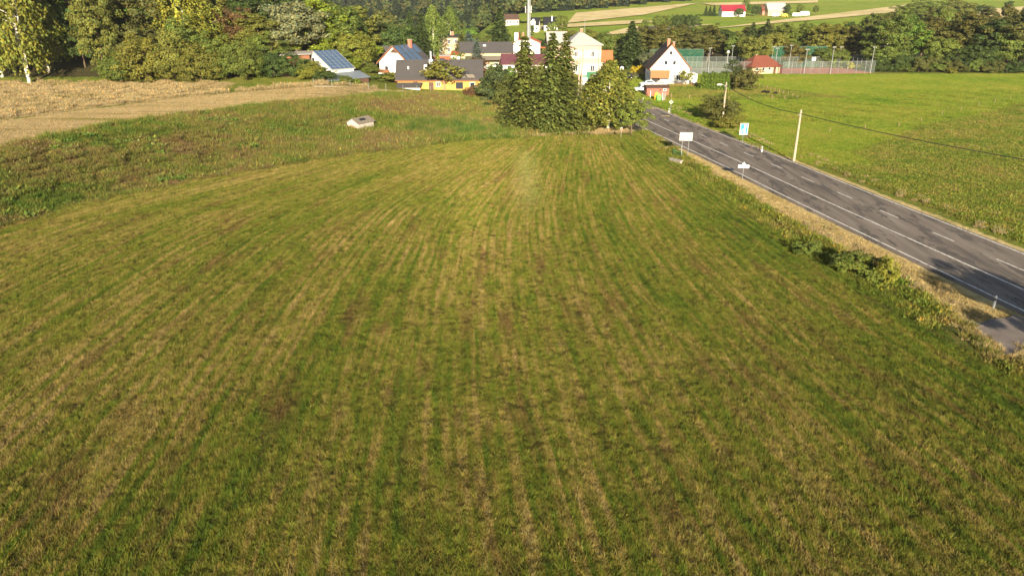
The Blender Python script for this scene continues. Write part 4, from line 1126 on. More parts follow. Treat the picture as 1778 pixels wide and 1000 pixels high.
# front edge of the wood on the left
tp('birch2', 26, 160, -70, 92, YGREEN, 'multi-stemmed golden green birch with white trunks at the dry grass edge')
tp('birch1', -22, 166, -80, 90, YGREEN, 'golden birch half out of view left of the multi-stemmed birch')
tp('birch0', 66, 170, -40, 80, YGREEN, 'golden green birch just right of the multi-stemmed birch')
tp('broad3', 168, 168, -20, 80, OLIVE, 'tall olive tree right of the golden birches')
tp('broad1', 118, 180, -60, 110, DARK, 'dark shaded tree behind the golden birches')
tp('broad2', 140, 174, 40, 60, DARK, 'dark low tree in the gap between birches and olive bushes')
for px, Y, t, w, key, c, lab in [
    (250, 161, 60, 84, 'bush0', OLIVE, 'largest round olive bush standing out at the terrace field edge'), (298, 163, 52, 82, 'bush1', OLIVE, 'round olive bush right behind the largest olive bush'),
    (205, 161, 88, 64, 'bush2', MID, 'green bush with low skirts left of the largest olive bush'), (345, 162, 76, 76, 'bush0', OLIVE, 'olive bush with bare stems at its foot'),
    (388, 165, 62, 74, 'bush2', MID, 'green bush between the bare stemmed bush and the wood'), (424, 164, 72, 70, 'bush1', (.125, .150, .026), 'yellowish green bush where the dry grass widens'), (318, 172, 30, 76, 'bush1', MID, 'taller green bush in second line behind the olive bushes'),
    (456, 168, 84, 50, 'bush2', DARK, 'dark bush left of the flat shed hedge'), (232, 172, 36, 80, 'bush2', DOLIVE, 'tall dull olive bush between the tall olive tree and the birches')]:
    tp(key, px, Y, t, w, c, lab)
tp('bush1', 562, 163, 118, 40, DARK, 'dark bush half covering the lean-to of the solar house')
tp('shrub0', 600, 165, 132, 26, MID, 'green bush at the right end of the lean-to')
tp('bush2', 536, 168, 104, 40, MID, 'green bush between the flat shed and the solar house')
tp('shrub0', 475, 167, 92, 50, DARK, 'dark evergreen bush left of the solar house')
tp('shrub2', 510, 167, 93, 60, DARK, 'broad dark hedge bush before the flat shed')
tp('shrub1', 541, 164, 108, 48, YGREEN, 'yellow green bush at the corner of the solar house')
for px, Y, t, w, key, c, lab in [
    (60, 195, -60, 110, 'broad0', GREEN, 0), (225, 180, -25, 120, 'broad2', DOLIVE, 1), (250, 186, 10, 110, 'broad0', GREEN, 0), (318, 182, -35, 90, 'birch0', YGREEN, 2), (356, 184, -5, 80, 'birch1', YGREEN, 2),
    (300, 200, -30, 110, 'broad1', GREEN, 0), (405, 190, 14, 70, 'broad2', BROWN, 3), (448, 188, 22, 90, 'broad3', OLIVE, 1), (430, 205, -10, 100, 'broad1', DARK, 4),
    (512, 190, 4, 100, 'broad0', SILVER, 5), (470, 186, 55, 70, 'broad2', MID, 0), (552, 196, 0, 90, 'broad3', LIME, 6), (590, 200, 12, 80, 'broad1', MID, 0), (535, 204, 50, 76, 'broad0', SILVER, 5),
    (612, 196, 55, 66, 'broad2', YGREEN, 7), (638, 205, 72, 50, 'broad0', LIME, 6), (575, 184, 84, 50, 'shrub1', MID, 0), (608, 188, 96, 46, 'shrub2', LIME, 6), (600, 215, 20, 70, 'broad3', DARK, 4), (628, 230, 48, 60, 'broad1', OLIVE, 1)]:
    tp(key, px, Y, t, w, c, ['mid green tree in the second row of the wood', 'olive brown tree in the second row of the wood', 'pale yellow birch with white stems inside the wood', 'rusty brown crowned tree inside the wood', 'dark green tree filling the back of the wood', 'silvery grey green willow in the wood behind the sheds', 'light fresh green tree behind the solar house', 'yellowish tree beside the tall hedge of the solar house'][lab] + (', behind the golden birches' if px < 150 else ', behind the largest olive bush' if px < 270 else ', behind the bare stemmed bush' if px < 380 else ', near the rusty brown crown' if px < 470 else ', above the flat shed' if px < 545 else ', above the solar house' if px < 606 else ', right of the solar house'), G_W)
back = [(px, Y) for Y in (222, 252, 285) for px in range(-60, 640 - int((Y-222)*.6), 62)]
for px, Y in back:
    px += random.uniform(-22, 22); Y += random.uniform(-9, 9)
    x = col(px, Y, 15); z = zz(x, Y)
    hh = random.uniform(13, 19)
    tree(random.choice(['broad0', 'broad1', 'broad3', 'alder0']), x, Y, hh, random.uniform(9, 13), random.choice([GREEN, MID, OLIVE, DARK, GREEN]), 'tall tree on the wooded slope ' + ('low' if Y < 238 else 'halfway up' if Y < 270 else 'high up') + (' behind the golden birch' if px < 130 else ' behind the widest olive shrub' if px < 310 else ' behind the rusty brown tree' if px < 460 else ' behind the silver willow'), 'trees on the wooded slope')
# spruces and birches between field and road
tree('spruce0', 2.2, 129.5, 15.6, 8.2, NEEDLE, 'left spruce of the three, with the broken leading shoot low on the field edge')
tree('spruce1', 6.9, 128.0, 16.2, 8.4, NEEDLE, 'middle spruce of the three at the head of the meadow')
tree('spruce2', 9.2, 129.2, 16.2, 7.2, NEEDLE, 'slim right spruce of the three, beside the birch')
bpy.data.objects['spruce_tree'].get('label')
tp('birch1', 1058, 130, 106, 104, (.150, .165, .028), 'yellow green birch between the spruces and the road')
tp('birch0', 1034, 133, 132, 76, (.150, .165, .028), 'lower birch crowded between the spruces and the yellow green birch')
tp('broad3', 1098, 126, 168, 52, MID, 'small dark green tree at the road edge right of the birch')
tp('shrub0', 862, 158, 113, 66, (.048, .066, .022), 'dark rounded pine bush left of the spruces')
tp('shrub1', 884, 150, 132, 50, NEEDLE, 'dark bush tucked behind the left spruce')
tp('shrub2', 820, 160, 148, 34, RUSTY, 'rusty brown bush at the corner of the yellow house')
tp('fruit0', 771, 171, 106, 66, OLIVE, 'bushy fruit tree with brownish olive leaves before the yellow house')
tp('shrub0', 664, 178, 128, 70, MID, 'green bushes along the garden fence left of the yellow house')
tp('fruit0', 690, 176, 126, 46, OLIVE, 'small garden fruit tree left of the yellow house porch')
for i, px in enumerate((578, 592, 606, 620)):
    tp('shrub1', px, 166, 142, 13, LIME, 'small clipped ball bush behind the white terrace kerb', 'clipped ball bushes on the terrace')
tp('shrub0', 846, 150, 178, 26, DARK, 'low dark juniper mound beside the stones below the yellow house')
# village
for px, Y, t, w, key, c, lab in [
    (640, 252, 30, 26, 'spruce1', NEEDLED, 'dark slender spruce left of the village conifers'), (668, 240, 18, 62, 'broad1', (.105, .110, .03), 'tall olive tree behind the dark steep roof'),
    (682, 232, 42, 70, 'broad2', DARK, 'big dark yew like tree behind the solar gable'), (713, 245, 22, 42, 'spruce0', NEEDLED, 'dark spruce with straight trunk behind the solar gable'),
    (732, 250, 24, 44, 'spruce2', NEEDLED, 'second dark spruce beside the cream cube house'), (752, 285, 10, 40, 'birch0', MID, 'tall grey green birch behind the cream cube house'),
    (782, 320, 12, 44, 'birch1', MID, 'broad birch rising over the flat black roof'), (801, 262, 60, 40, 'spruce1', NEEDLE, 'dark conifer hiding the right side of the cream cube house'),
    (828, 222, 68, 34, 'spruce0', BLUE, 'silver blue spruce with rusty lower branches before the long house'), (868, 258, 14, 50, 'fir0', NEEDLED, 'big dark spruce beside the white orange roofed house'),
    (814, 290, 55, 34, 'spruce2', BLUE, 'bluish conifer behind the silver spruce'), (852, 310, 62, 40, 'broad0', MID, 'grey green tree beyond the long house'), (826, 205, 100, 44, 'shrub0', RUSTY, 'rusty leaved shrub at the foot of the silver spruce'),
    (800, 210, 92, 36, 'shrub1', MID, 'green garden shrub left of the silver spruce'), (945, 300, 68, 50, 'broad3', DARK, 'dark green tree between the white house and the peach house'), (760, 240, 92, 10, 'thuja0', LIME, 'single bright green thuja by the garages'),
    (966, 150, 128, 60, 'shrub1', OLIVE, 'olive bush behind the three spruces'),
    (963, 205, 98, 14, 'shrub2', YGREEN, 'small yellow green bush before the mast'), (1068, 262, 60, 40, 'broad0', MID, 'grey green willow right of the peach house'), (1085, 268, 74, 46, 'broad2', SILVER, 'round grey green willow between peach house and tall spruce'),
    (1096, 250, 38, 52, 'fir0', NEEDLED, 'tall dark spruce left of the white gabled house'), (1050, 290, 56, 44, 'broad1', MID, 'green tree just beyond the orange lean-to'), (1028, 320, 52, 40, 'broad3', OLIVE, 'olive tree far behind the peach house'),
    (1128, 238, 92, 44, 'shrub0', SILVER, 'round grey green bush left of the white gabled house'), (1148, 246, 84, 40, 'shrub1', SILVER, 'round grey green bush touching the brown roof'),
    (1106, 226, 114, 22, 'shrub2', GOLD, 'bright golden yellow bush by the side street'), (1102, 216, 126, 20, 'shrub1', SILVER, 'pale clipped bush below the golden bush'), (1118, 214, 128, 16, 'shrub0', LIME, 'small green bush beside the pale clipped bush')]:
    tp(key, px, Y, t, w, c, lab)
for px, Y, t, w, c, key, lab in [(744, 200, 106, 30, MID, 'bush0', 'green garden bush behind the silver flue'), (856, 212, 112, 30, MID, 'bush1', 'green bush before the porch of the long house'), (884, 214, 116, 26, GREEN, 'bush2', 'fresh green bush before the maroon house'),
    (934, 212, 112, 30, OLIVE, 'bush0', 'olive bush at the right end of the maroon house'), (640, 190, 112, 34, MID, 'bush1', 'green bush between the solar house and the steep dark roof'), (952, 262, 84, 26, MID, 'bush2', 'green bush between the orange annex and the peach house'),
    (836, 262, 84, 24, DARK, 'bush1', 'dark bush behind the roof of the long house'), (722, 262, 66, 30, MID, 'bush0', 'round green bush left of the cream cube house'), (880, 282, 62, 34, MID, 'bush1', 'green tree bush behind the big dark spruce'), (992, 196, 126, 30, YGREEN, 'bush2', 'yellow green bush in the yard before the peach house')]:
    tp(key, px, Y, t, w, c, lab)
# garden of the white house
tp('fruit0', 1192, 196, 122, 26, YGREEN, 'small yellow green tree at the right corner of the white gabled house')
for i in range(9):
    tp('thuja0', 1221 + i*5.2, 191 - i*.5, 125 + (i % 3)*1.5, 12, (.110, .165, .022), 'bright green thuja column in the hedge by the white house', 'thujas of the garden hedge')
tp('shrub1', 1272, 192, 104, 34, (.05, .07, .022), 'spiky dark conifer at the end of the thuja hedge')
tp('shrub2', 1290, 188, 117, 58, DOLIVE, 'dark olive bush at the corner of the paddock')
tp('bush2', 1250, 141, 164, 66, DOLIVE, 'gnarled dark leaved tree beside the lamp pole')
tp('shrub1', 1266, 131, 197, 50, OLIVE, 'low olive bush behind the blue road sign')
tree('shrub0', 29.6, 58.0, 2.3, 4.6, MID, 'leafy green roadside bush growing in the ditch')
tree('shrub2', 27.2, 62.5, 1.3, 2.6, MID, 'low green bush in the ditch left of the leafy bush')
tree('shrub1', 31.2, 56.0, 2.4, 1.8, YGREEN, 'upright pale leaved sapling beside the roadside bush')
tree('broad1', 40.2, 24.5, 10.5, 8, MID, 'roadside tree standing off the near end of the road, shading the lane')
def belt(px):
    for lim, t_ in ((1165, 'left of the white gabled house ridge'), (1225, 'just behind the white gabled house'), (1290, 'behind the grey court'), (1365, 'behind the pavilion'), (1450, 'behind the left half of the red court'), (1520, 'behind the right half of the red court'), (1600, 'just right of the red court'), (1690, 'in the middle of the meadow end'), (3000, 'where the meadow lies in shade')):
        if px < lim: return t_
# alder belt on the right
for px, Y, t, w, key, c in [
    (1120, 275, 46, 44, 'alder0', DOLIVE), (1150, 268, 40, 46, 'alder1', DOLIVE), (1180, 272, 44, 44, 'alder0', DOLIVE), (1205, 268, 50, 40, 'alder1', DOLIVE), (1232, 275, 42, 48, 'alder1', DOLIVE), (1258, 280, 52, 40, 'alder0', DARK),
    (1282, 262, 64, 40, 'broad0', MID), (1312, 252, 62, 52, 'broad2', OLIVE), (1338, 258, 58, 48, 'broad0', OLIVE), (1305, 285, 40, 36, 'spruce1', NEEDLED), (1330, 290, 34, 30, 'spruce2', NEEDLED), (1362, 275, 42, 44, 'alder0', MID),
    (1378, 252, 76, 42, 'broad3', (.125, .115, .03)), (1398, 280, 38, 42, 'alder1', MID), (1425, 270, 42, 46, 'alder0', OLIVE), (1452, 268, 40, 44, 'alder1', OLIVE), (1478, 266, 44, 46, 'alder0', DOLIVE), (1430, 252, 84, 40, 'broad1', MID),
    (1460, 250, 86, 34, 'shrub0', MID), (1505, 262, 40, 56, 'alder1', DOLIVE), (1545, 248, 26, 76, 'broad3', MID), (1575, 250, 30, 70, 'broad1', GREEN), (1530, 246, 82, 50, 'broad2', MID), (1612, 252, 30, 64, 'alder0', DOLIVE), (1632, 243, 66, 50, 'broad0', MID),
    (1660, 250, 32, 70, 'alder1', DOLIVE), (1690, 246, 22, 84, 'broad3', DOLIVE), (1725, 240, 36, 70, 'alder0', DARK), (1752, 236, 56, 60, 'broad0', MID), (1778, 236, 18, 90, 'broad1', DOLIVE), (1820, 232, 20, 90, 'broad3', DARK), (1705, 238, 78, 50, 'broad2', DARK), (1662, 240, 84, 44, 'shrub1', DARK), (1585, 243, 92, 60, 'shrub2', DARK),
    (1860, 236, 20, 90, 'alder0', DOLIVE)]:
    lab = {DOLIVE: 'dark olive alder', DARK: 'blackish green tree', MID: 'mid green tree', OLIVE: 'olive round crowned tree', NEEDLED: 'dark spruce', GREEN: 'large fresh green tree'}.get(c, 'yellowish willow') + ' in the stream belt ' + belt(px)
    tp(key, px, Y, t, w, c, lab, G_A)
for px in range(1060, 1900, 34):
    Y = 300 + random.uniform(-8, 14); px += random.uniform(-10, 10)
    top = np.interp(px, [1060, 1250, 1450, 1540, 1640, 1778, 1900], [60, 50, 42, 18, 12, 8, 5]) + random.uniform(-5, 8)
    tp(random.choice(['alder0', 'alder1', 'broad1']), px, Y, top, random.uniform(34, 48), random.choice([DOLIVE, DARK, MID]), 'taller rear row tree ' + belt(px), G_A)
for px, w, c in ((1478, 14, (.28, .26, .02)), (1494, 12, (.24, .23, .05)), (1511, 14, (.28, .25, .03))):
    tp('shrub1', px, 246, 108 if px < 1490 else 113, w, c, 'small yellow bush behind the court netting', 'yellow bushes behind the court')
for i in range(22):
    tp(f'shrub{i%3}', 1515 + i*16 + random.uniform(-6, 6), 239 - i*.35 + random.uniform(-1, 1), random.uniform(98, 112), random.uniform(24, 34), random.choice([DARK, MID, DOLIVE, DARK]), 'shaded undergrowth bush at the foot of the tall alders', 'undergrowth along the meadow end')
tp('shrub0', 1652, 232, 118, 16, OLIVE, 'low olive bush before the dark trees at the meadow end')
# beyond: hedges, hillside woods
for i, px in enumerate((1143, 1153, 1164, 1176, 1187, 1198, 1209)):
    tp(f'broad{i%4}', px, 430 + random.uniform(-6, 6), 26 + (i in (0, 1))*2, 19, [MID, DARK][i > 2], 'round tree in the hedgerow on the far fields', 'hedgerow on the far fields')
for px, Y, t, w, c, key in [(1226, 548, 10, 8, DARK, 'spruce0'), (1233, 548, 11, 8, DARK, 'spruce1'), (1240, 546, 9, 9, DARK, 'spruce2'), (1253, 549, 10, 8, DARK, 'spruce0'), (1284, 536, 15, 12, DARK, 'broad0'), (1302, 545, 8, 13, GREEN, 'broad1'), (1313, 542, 9, 14, DARK, 'broad2'), (1367, 548, 8, 12, DARK, 'broad3'), (1390, 552, 8, 14, MID, 'broad0'), (1417, 560, 10, 10, MID, 'broad1'), (1296, 640, -3, 12, MID, 'birch0')]:
    tp(key, px, Y, t, w, c, ('slim dark spruce left of the crimson roofed farmhouse' if key.startswith('spruce') else 'round tree covering the right end of the crimson roof' if px == 1284 else 'tree standing between the crimson roof and the grey barn' if px < 1320 and Y < 600 else 'lone tree high on the slope above the crimson roof' if Y > 600 else 'tree right of the grey barn near the parked vehicles'), 'trees around the far farm')
for px, Y, t, w in [(975, 400, 27, 20), (954, 395, 40, 12), (962, 398, 38, 8), (922, 398, 42, 10), (1120, 420, 34, 12), (1640, 520, 0, 60), (1610, 500, 0, 60), (1580, 470, 5, 50), (1665, 480, 4, 50), (1700, 560, 10, 30), (1718, 600, 10, 16), (1690, 560, 12, 20), (1752, 620, 2, 14)]:
    tp(random.choice(['broad0', 'broad2', 'broad3']), px, Y, t, w, random.choice([MID, DARK, OLIVE]), 'lone tree among the far fields', 'lone trees among the far fields')
for i in range(30):
    px = random.uniform(765, 1000); Y = random.uniform(340, 420)
    if abs(px - 887) < 26 or 915 < px < 972: Y = random.uniform(475, 520)
    tp(random.choice(['broad0', 'broad1', 'broad2', 'alder0', 'spruce1']), px, Y, np.interp(Y, [340, 420, 520], [66, 52, 34]) - random.uniform(-4, 8), random.uniform(20, 30), random.choice([MID, OLIVE, DARK, GREEN]), 'tree in the loose wood beyond the village', 'trees of the loose wood beyond the village')
# far woods, read as one mass
def fartree(name, key, colr):
    m_ = M['leaf'].copy(); nt = m_.node_tree
    for n in nt.nodes:
        if n.type == 'OBJECT_INFO':
            rgb = nt.nodes.new('ShaderNodeRGB'); rgb.outputs[0].default_value = (*colr, 1)
            for l in list(n.outputs['Color'].links): nt.links.new(rgb.outputs[0], l.to_socket)
    V, F, T = (crown_broad(12, 4.2, 6.6, 5.6, 26, 26, .62, .25, .5, seed=key) if key < 400 else crown_spruce(17, 3.2, .6, 12, .7, key, 3))
    me = npmesh(name, V, F, T); me.materials.append(m_)
    return bpy.data.objects.new(name, me)
ft = [fartree('far_tree', 300, (.062, .078, .020)), fartree('far_tree', 301, (.048, .068, .020)), fartree('far_tree', 302, (.085, .085, .022)), fartree('far_tree', 303, (.055, .085, .020)), fartree('far_tree', 401, (.026, .040, .018)), fartree('far_tree', 402, (.032, .048, .020))]
def farwood(x, y, r):
    px = 889 + FPX * x / (y*cp + 5*sp)
    a = (px < 862 + 12*np.sin(y*.02)) & (y > 560)                                        # hill beyond the village
    up = np.interp(px, [860, 950, 1060, 1230, 1260], [540, 590, 640, 780, 900])
    b_ = (px >= 860) & (px < 1235) & (y > up) & (y < up + 160)                              # wood above the stubble field
    return (a | b_) & (px > 300) & (px < 1700)
P = np.vstack([sample(5000, -420, 120, 540, 640, farwood), sample(30000, -900, 900, 640, 1500, farwood)])
scatter('far_woods', 'mixed woods covering the far hills above the valley', 'wood', ft, P, np.random.default_rng(11).uniform(.8, 1.35, len(P)))
P = sample(9000, -420, -40, 290, 620, lambda x, y, r: (-(x + .19*y) - 22 > 0))
scatter('hill_wood', 'wood covering the hill behind the terrace', 'wood', ft[:5], P[:2600], np.random.default_rng(12).uniform(.9, 1.4, len(P[:2600])))

# ------------------------------------------------------------------ parcels on the far slope
def parcel(name, quad, gname, lift):
    """field draped over the hillside between four corner points of the terrain"""
    q = [np.array(at(*c)) for c in quad]
    n, mm = 60, 14; V = []
    for j in range(mm+1):
        for i in range(n+1):
            a = q[0]*(1-i/n) + q[1]*i/n; b = q[3]*(1-i/n) + q[2]*i/n
            p_ = a*(1-j/mm) + b*j/mm; V.append((p_[0], p_[1], zz(p_[0], p_[1]) + lift))
    F = [(j*(n+1)+i, j*(n+1)+i+1, (j+1)*(n+1)+i+1, (j+1)*(n+1)+i) for j in range(mm) for i in range(n)]
    me = npmesh(name, V, F)
    mt = bpy.data.materials.get('parcel_' + gname)
    if not mt:
        mt, nt, p_ = newmat('parcel_' + gname); L(nt, gcol(nt, gname), p_.inputs['Base Color']); p_.inputs['Roughness'].default_value = .95; p_.inputs['Specular IOR Level'].default_value = .05
    me.materials.append(mt)
    return tag(link(name, me), kind='structure')
parcel('stubble_field', [(985, 42), (1120, 27), (1215, 6), (1000, 24)], 'stubble_colour', .5)
parcel('stubble_field', [(925, 53), (1140, 41), (1118, 36), (930, 47)], 'stubble_colour', .6)
parcel('stubble_field', [(1030, 64), (1120, 58), (1240, 44), (1100, 48)], 'stubble_colour', .5)
parcel('stubble_field', [(1230, 52), (1440, 34), (1580, 20), (1580, 9)], 'stubble_colour', .5)
parcel('stubble_field', [(1690, 34), (1850, 26), (1850, 8), (1700, 18)], 'stubble_colour', .5)
parcel('stubble_field', [(1240, 11), (1420, 6), (1420, 2), (1215, 7)], 'stubble_colour', .5)

# side street, driveway, culverts
mb = MB(); pts = [at(1118, 176), at(1096, 150), at(1090, 128), at(1094, 118)]
C2 = resample(np.array([(30, 160), (31.5, 175), (34.5, 205), (36.5, 225), (42, 240)]), 2.0)
T2 = np.gradient(C2, axis=0); T2 /= np.linalg.norm(T2, axis=1)[:, None]
vs = []
for q, t_ in zip(C2, T2):
    for o_ in (-1.9, 1.9):
        xx, yy = q[0] + t_[1]*o_, q[1] - t_[0]*o_; vs.append((xx, yy, zz(xx, yy) + .05))
mb.add(vs, [(2*i, 2*i+1, 2*i+3, 2*i+2) for i in range(len(C2)-1)])
tag(mb.build('side_street', 'asphalt'), kind='structure')
a, b, c_, d = at(1676, 569), at(1752, 551), at(1850, 590), at(1745, 622)
out_ = []
rr_ = random.Random(5)
for p0, p1, jit in ((a, d, .35), (d, (c_[0]+1, c_[1]-1), .4), ((c_[0]+1, c_[1]-1), (b[0]+.3, b[1]), .0), ((b[0]+.3, b[1]), a, .15)):
    for i in range(9):
        t_ = i/9; out_.append((p0[0]+(p1[0]-p0[0])*t_ + rr_.uniform(-jit, jit), p0[1]+(p1[1]-p0[1])*t_ + rr_.uniform(-jit, jit), .05 + .10*max(0, min(1, (p0[0]+(p1[0]-p0[0])*t_ - a[0])/6))))
mb = MB(); mb.slab(out_, .12)
tag(mb.build('driveway', 'dirtconc'), kind='structure')
P = []
for i in range(150):
    q = out_[rr_.randrange(0, 18)]; P.append((q[0] + rr_.uniform(-.9, .25), q[1] + rr_.uniform(-.7, .4), .02))
scatter('driveway_grass', 'tufts of dry and green grass growing over the driveway edge', 'grass', [patch('edge_tuft', .7, 120, .08, .45, .02, 'verge', .4, 5, 0., .25, 220+i) for i in range(3)] + [patch('edge_tuft', .7, 120, .08, .4, .02, 'rough', .4, 5, 0., .25, 230+i) for i in range(3)], P, np.random.default_rng(16).uniform(.5, 1.2, len(P)))
e = empty('culvert_headwall', (a[0]+b[0])/2 - .3, a[1] + .35, -.6, math.atan2(b[1]-a[1], b[0]-a[0]), 'broken concrete headwall of the culvert under the driveway', 'culvert')
MB().box(-1.6, 2.0, -.12, .12, 0, .70).build('wall', 'dirtconc', e, bevel=.04)
MB().tube([(-.6, .125, .3), (-.6, .30, .3)], .28, 12).build('pipe', 'concrete', e)
MB().box(-1.5, 1.2, .13, .22, -.1, .5).build('opening', 'plastick', e)
x, y = at(1173, 284)
e = empty('culvert_headwall', x, y, -.6, R(-60), 'concrete culvert headwall below the green railing', 'culvert')
MB().box(-1.1, 1.1, -.2, .2, 0, .95).build('wall', 'concrete', e); MB().box(-1.2, 1.2, -.3, .3, .952, 1.08).build('coping', 'concrete', e)

# ------------------------------------------------------------------ poles, cable, mast
def utility_pole(x, y, hgt_, lamp, label):
    e = empty('utility_pole', x, y, zz(x, y) - .1, 0, label, 'pole')
    MB().tube([(0,0,0),(0,0,hgt_)], [.19, .12], 10).build('shaft', 'pole', e)
    MB().box(-.3, .3, -.06, .06, hgt_-.7, hgt_-.6).build('bracket', 'steel', e)
    if lamp:
        MB().tube([(0,0,hgt_-.6),(-.9,-.1,hgt_-.35)], .04, 6).build('lamp_arm', 'steel', e)
        MB().box(-1.75, -.85, -.26, .06, hgt_-.48, hgt_-.28).build('lamp_head', 'signw', e, bevel=.04)
    return e
p1 = at(1254, 213); p2 = at(1378, 281); p3 = (66.5, 55.0)
utility_pole(*p1, 7.4, True, 'concrete lamp pole with white lamp head beside the dark leaved tree')
utility_pole(*p2, 7.4, False, 'bare concrete utility pole at the meadow edge')
utility_pole(*p3, 7.4, False, 'concrete utility pole at the near end of the cable')
def cable(a, b, sag, label):
    za, zb = zz(*a) + 6.75, zz(*b) + 6.75
    pts = [(a[0]+(b[0]-a[0])*t, a[1]+(b[1]-a[1])*t - .07, za+(zb-za)*t - sag*4*t*(1-t)) for t in np.linspace(0, 1, 25)]
    o = MB().tube(pts, .05, 5).build('overhead_cable', 'cable'); tag(o, label, 'cable')
cable(p1, p2, .75, 'thin cable sagging between the lamp pole and the bare pole')
cable(p2, p3, .9, 'thin cable running from the bare pole over the rough pasture')
x, y, z = place(917, 236, 0)
e = empty('steel_mast', x, y, -.2, 0, 'tall grey steel mast rising above the maroon roof', 'mast')
MB().tube([(0,0,0),(0,0,14),(0,0,30),(0,0,38)], [.52, .45, .36, .3], 14).build('shaft', 'steel', e)
for zq in (6, 12, 18, 24, 30): MB().cyl(0, 0, zq, zq+.14, .58 - zq*.007, None, 14).build('flange', 'steel', e)
for k in range(3):
    a_ = k*2.1 + .6
    MB().box(math.cos(a_)*1.0-.12, math.cos(a_)*1.0+.12, math.sin(a_)*1.0-.08, math.sin(a_)*1.0+.08, 17.6, 19.6).build('antenna', 'signg', e)
MB().box(-1.0, 1.0, -.05, .05, 18.4, 18.5).build('antenna_bracket', 'steel', e)
for zq in (10,): MB().box(.5, .62, -.08, .08, 1, 34).build('ladder', 'steel', e)
x, y, z = place(1007, 170, 0)
e = empty('transformer_pole', x, y, -.1, 0, 'twin concrete pole carrying a pale transformer right of the spruces', 'pole')
MB().tube([(-.35,0,0),(-.2,0,9.8)], [.2, .13], 8).build('shaft', 'pole', e); MB().tube([(.35,0,0),(.45,0,11.6)], [.2, .13], 8).build('shaft', 'pole', e)
MB().box(.5, 1.5, -.9, -.1, 3.6, 5.2).build('transformer', 'signw', e, bevel=.05); MB().box(.4, 1.3, -.7, -.2, 5.6, 7.0).build('switch_box', 'signw', e, bevel=.05)
MB().box(-.7, 1.6, -.1, .1, 10.6, 10.75).build('crossarm', 'steel', e); MB().box(-.5, 2.2, -1.0, .1, 3.4, 3.55).build('platform', 'steel', e)
for k in (-.5, .3, 1.3): MB().cyl(k, 0, 10.76, 11.1, .07, None, 8).build('insulator', 'redwood', e)

# ------------------------------------------------------------------ road signs and posts
def post(mb, x, y, h, r=.035): return mb.cyl(x, y, -.3, h, r, None, 8)
def delineator(px, py, label):
    x, y = at(px, py)
    e = empty('delineator_post', x, y, zz(x, y) - .02, R(10), label, 'post', None)
    MB().add([(-.06,-.05,-.2),(.06,-.05,-.2),(.06,.05,-.2),(-.06,.05,-.2),(-.06,-.05,.98),(.06,-.05,.98),(.06,.05,1.06),(-.06,.05,1.06)], [(0,1,2,3),(4,7,6,5),(0,4,5,1),(1,5,6,2),(2,6,7,3),(3,7,4,0)]).build('body', 'plasticw', e)
    MB().box(-.064, .064, -.054, .054, .66, .84).build('band', 'plastick', e)
    MB().box(-.03, .03, -.058, -.053, .70, .80).build('reflector', 'signg', e)
delineator(1724, 538, 'white delineator post with black band at the driveway corner')
delineator(1183, 267, 'white delineator post behind the green railing')
delineator(1322, 267, 'white delineator post beside the brown railing')
delineator(1161, 198, 'white delineator post below the yellow sign')
delineator(1116, 179, 'white delineator post at the side street corner')
# double-post board seen from behind
x, y = at(1188, 274)
e = empty('road_sign', x, y, zz(x, y), R(-8), 'large pale road sign seen from behind on two posts by the green railing', 'sign')
MB().box(-.92, .92, -.02, .0, 2.45, 3.65).build('board', 'signg', e, bevel=.006)
for k in (-.46, .46):
    m_ = MB(); post(m_, k, .045-.1, 3.5); m_.build('post', 'steel', e)
for zq in (2.7, 3.4): MB().box(-.85, .85, -.05, -.021, zq, zq+.06).build('rail', 'steel', e)
MB().box(-.86, .86, .001, .008, 2.51, 3.59).build('face', 'signy', e)
# arrow board
x, y = at(1288.5, 312)
e = empty('direction_sign', x, y, zz(x, y), R(-8), 'white arrow board with small triangle on top seen from behind at the road edge', 'sign')
MB().box(-.68, .68, -.018, .0, 1.5, 1.92).build('board', 'signw', e, bevel=.006)
MB().add([(-.24,-.018,1.925),(.24,-.018,1.925),(0,-.018,2.3),(-.24,.0,1.925),(.24,0,1.925),(0,0,2.3)], [(0,1,2),(3,5,4),(0,3,4,1),(1,4,5,2),(2,5,3,0)]).build('triangle', 'signw', e)
m_ = MB(); post(m_, 0, -.06, 2.1); m_.build('post', 'steel', e)
# blue sign
x, y = at(1289, 249)
e = empty('blue_sign', x, y, zz(x, y), R(4), 'square blue road sign with white road symbol and white border', 'sign')
MB().box(-.66, .66, .0, .03, 1.35, 3.15).build('board', 'signw', e, bevel=.01)
MB().box(-.57, .57, -.006, -.001, 1.46, 3.05).build('panel', 'signb', e)
s_ = MB(); s_.box(.02, .26, -.012, -.007, 1.5, 2.75); s_.build('road_symbol', 'signw', e)
s_ = MB(); s_.add([(.14+.2*math.cos(2*math.pi*k/16), -.0125, 2.75+.2*math.sin(2*math.pi*k/16)) for k in range(16)] + [(.14+.2*math.cos(2*math.pi*k/16), -.0085, 2.75+.2*math.sin(2*math.pi*k/16)) for k in range(16)], [tuple(range(16)), tuple(range(31, 15, -1))] + [(k, (k+1)%16, 16+(k+1)%16, 16+k) for k in range(16)]); s_.build('road_end', 'signw', e)
s_ = MB()
for k in range(8):
    a0, a1 = math.pi/2 + k*math.pi/16, math.pi/2 + (k+1)*math.pi/16
    r0, r1 = .36, .54; cx, cz = .06, 1.72
    f = lambda a, r: (cx + r*math.cos(a), cz + r*math.sin(a)*1.1)
    p_ = [f(a0, r0), f(a1, r0), f(a1, r1), f(a0, r1)]
    s_.add([(q[0], -.0115, q[1]) for q in p_] + [(q[0], -.0075, q[1]) for q in p_], [(0,1,2,3),(7,6,5,4),(0,4,5,1),(1,5,6,2),(2,6,7,3),(3,7,4,0)])
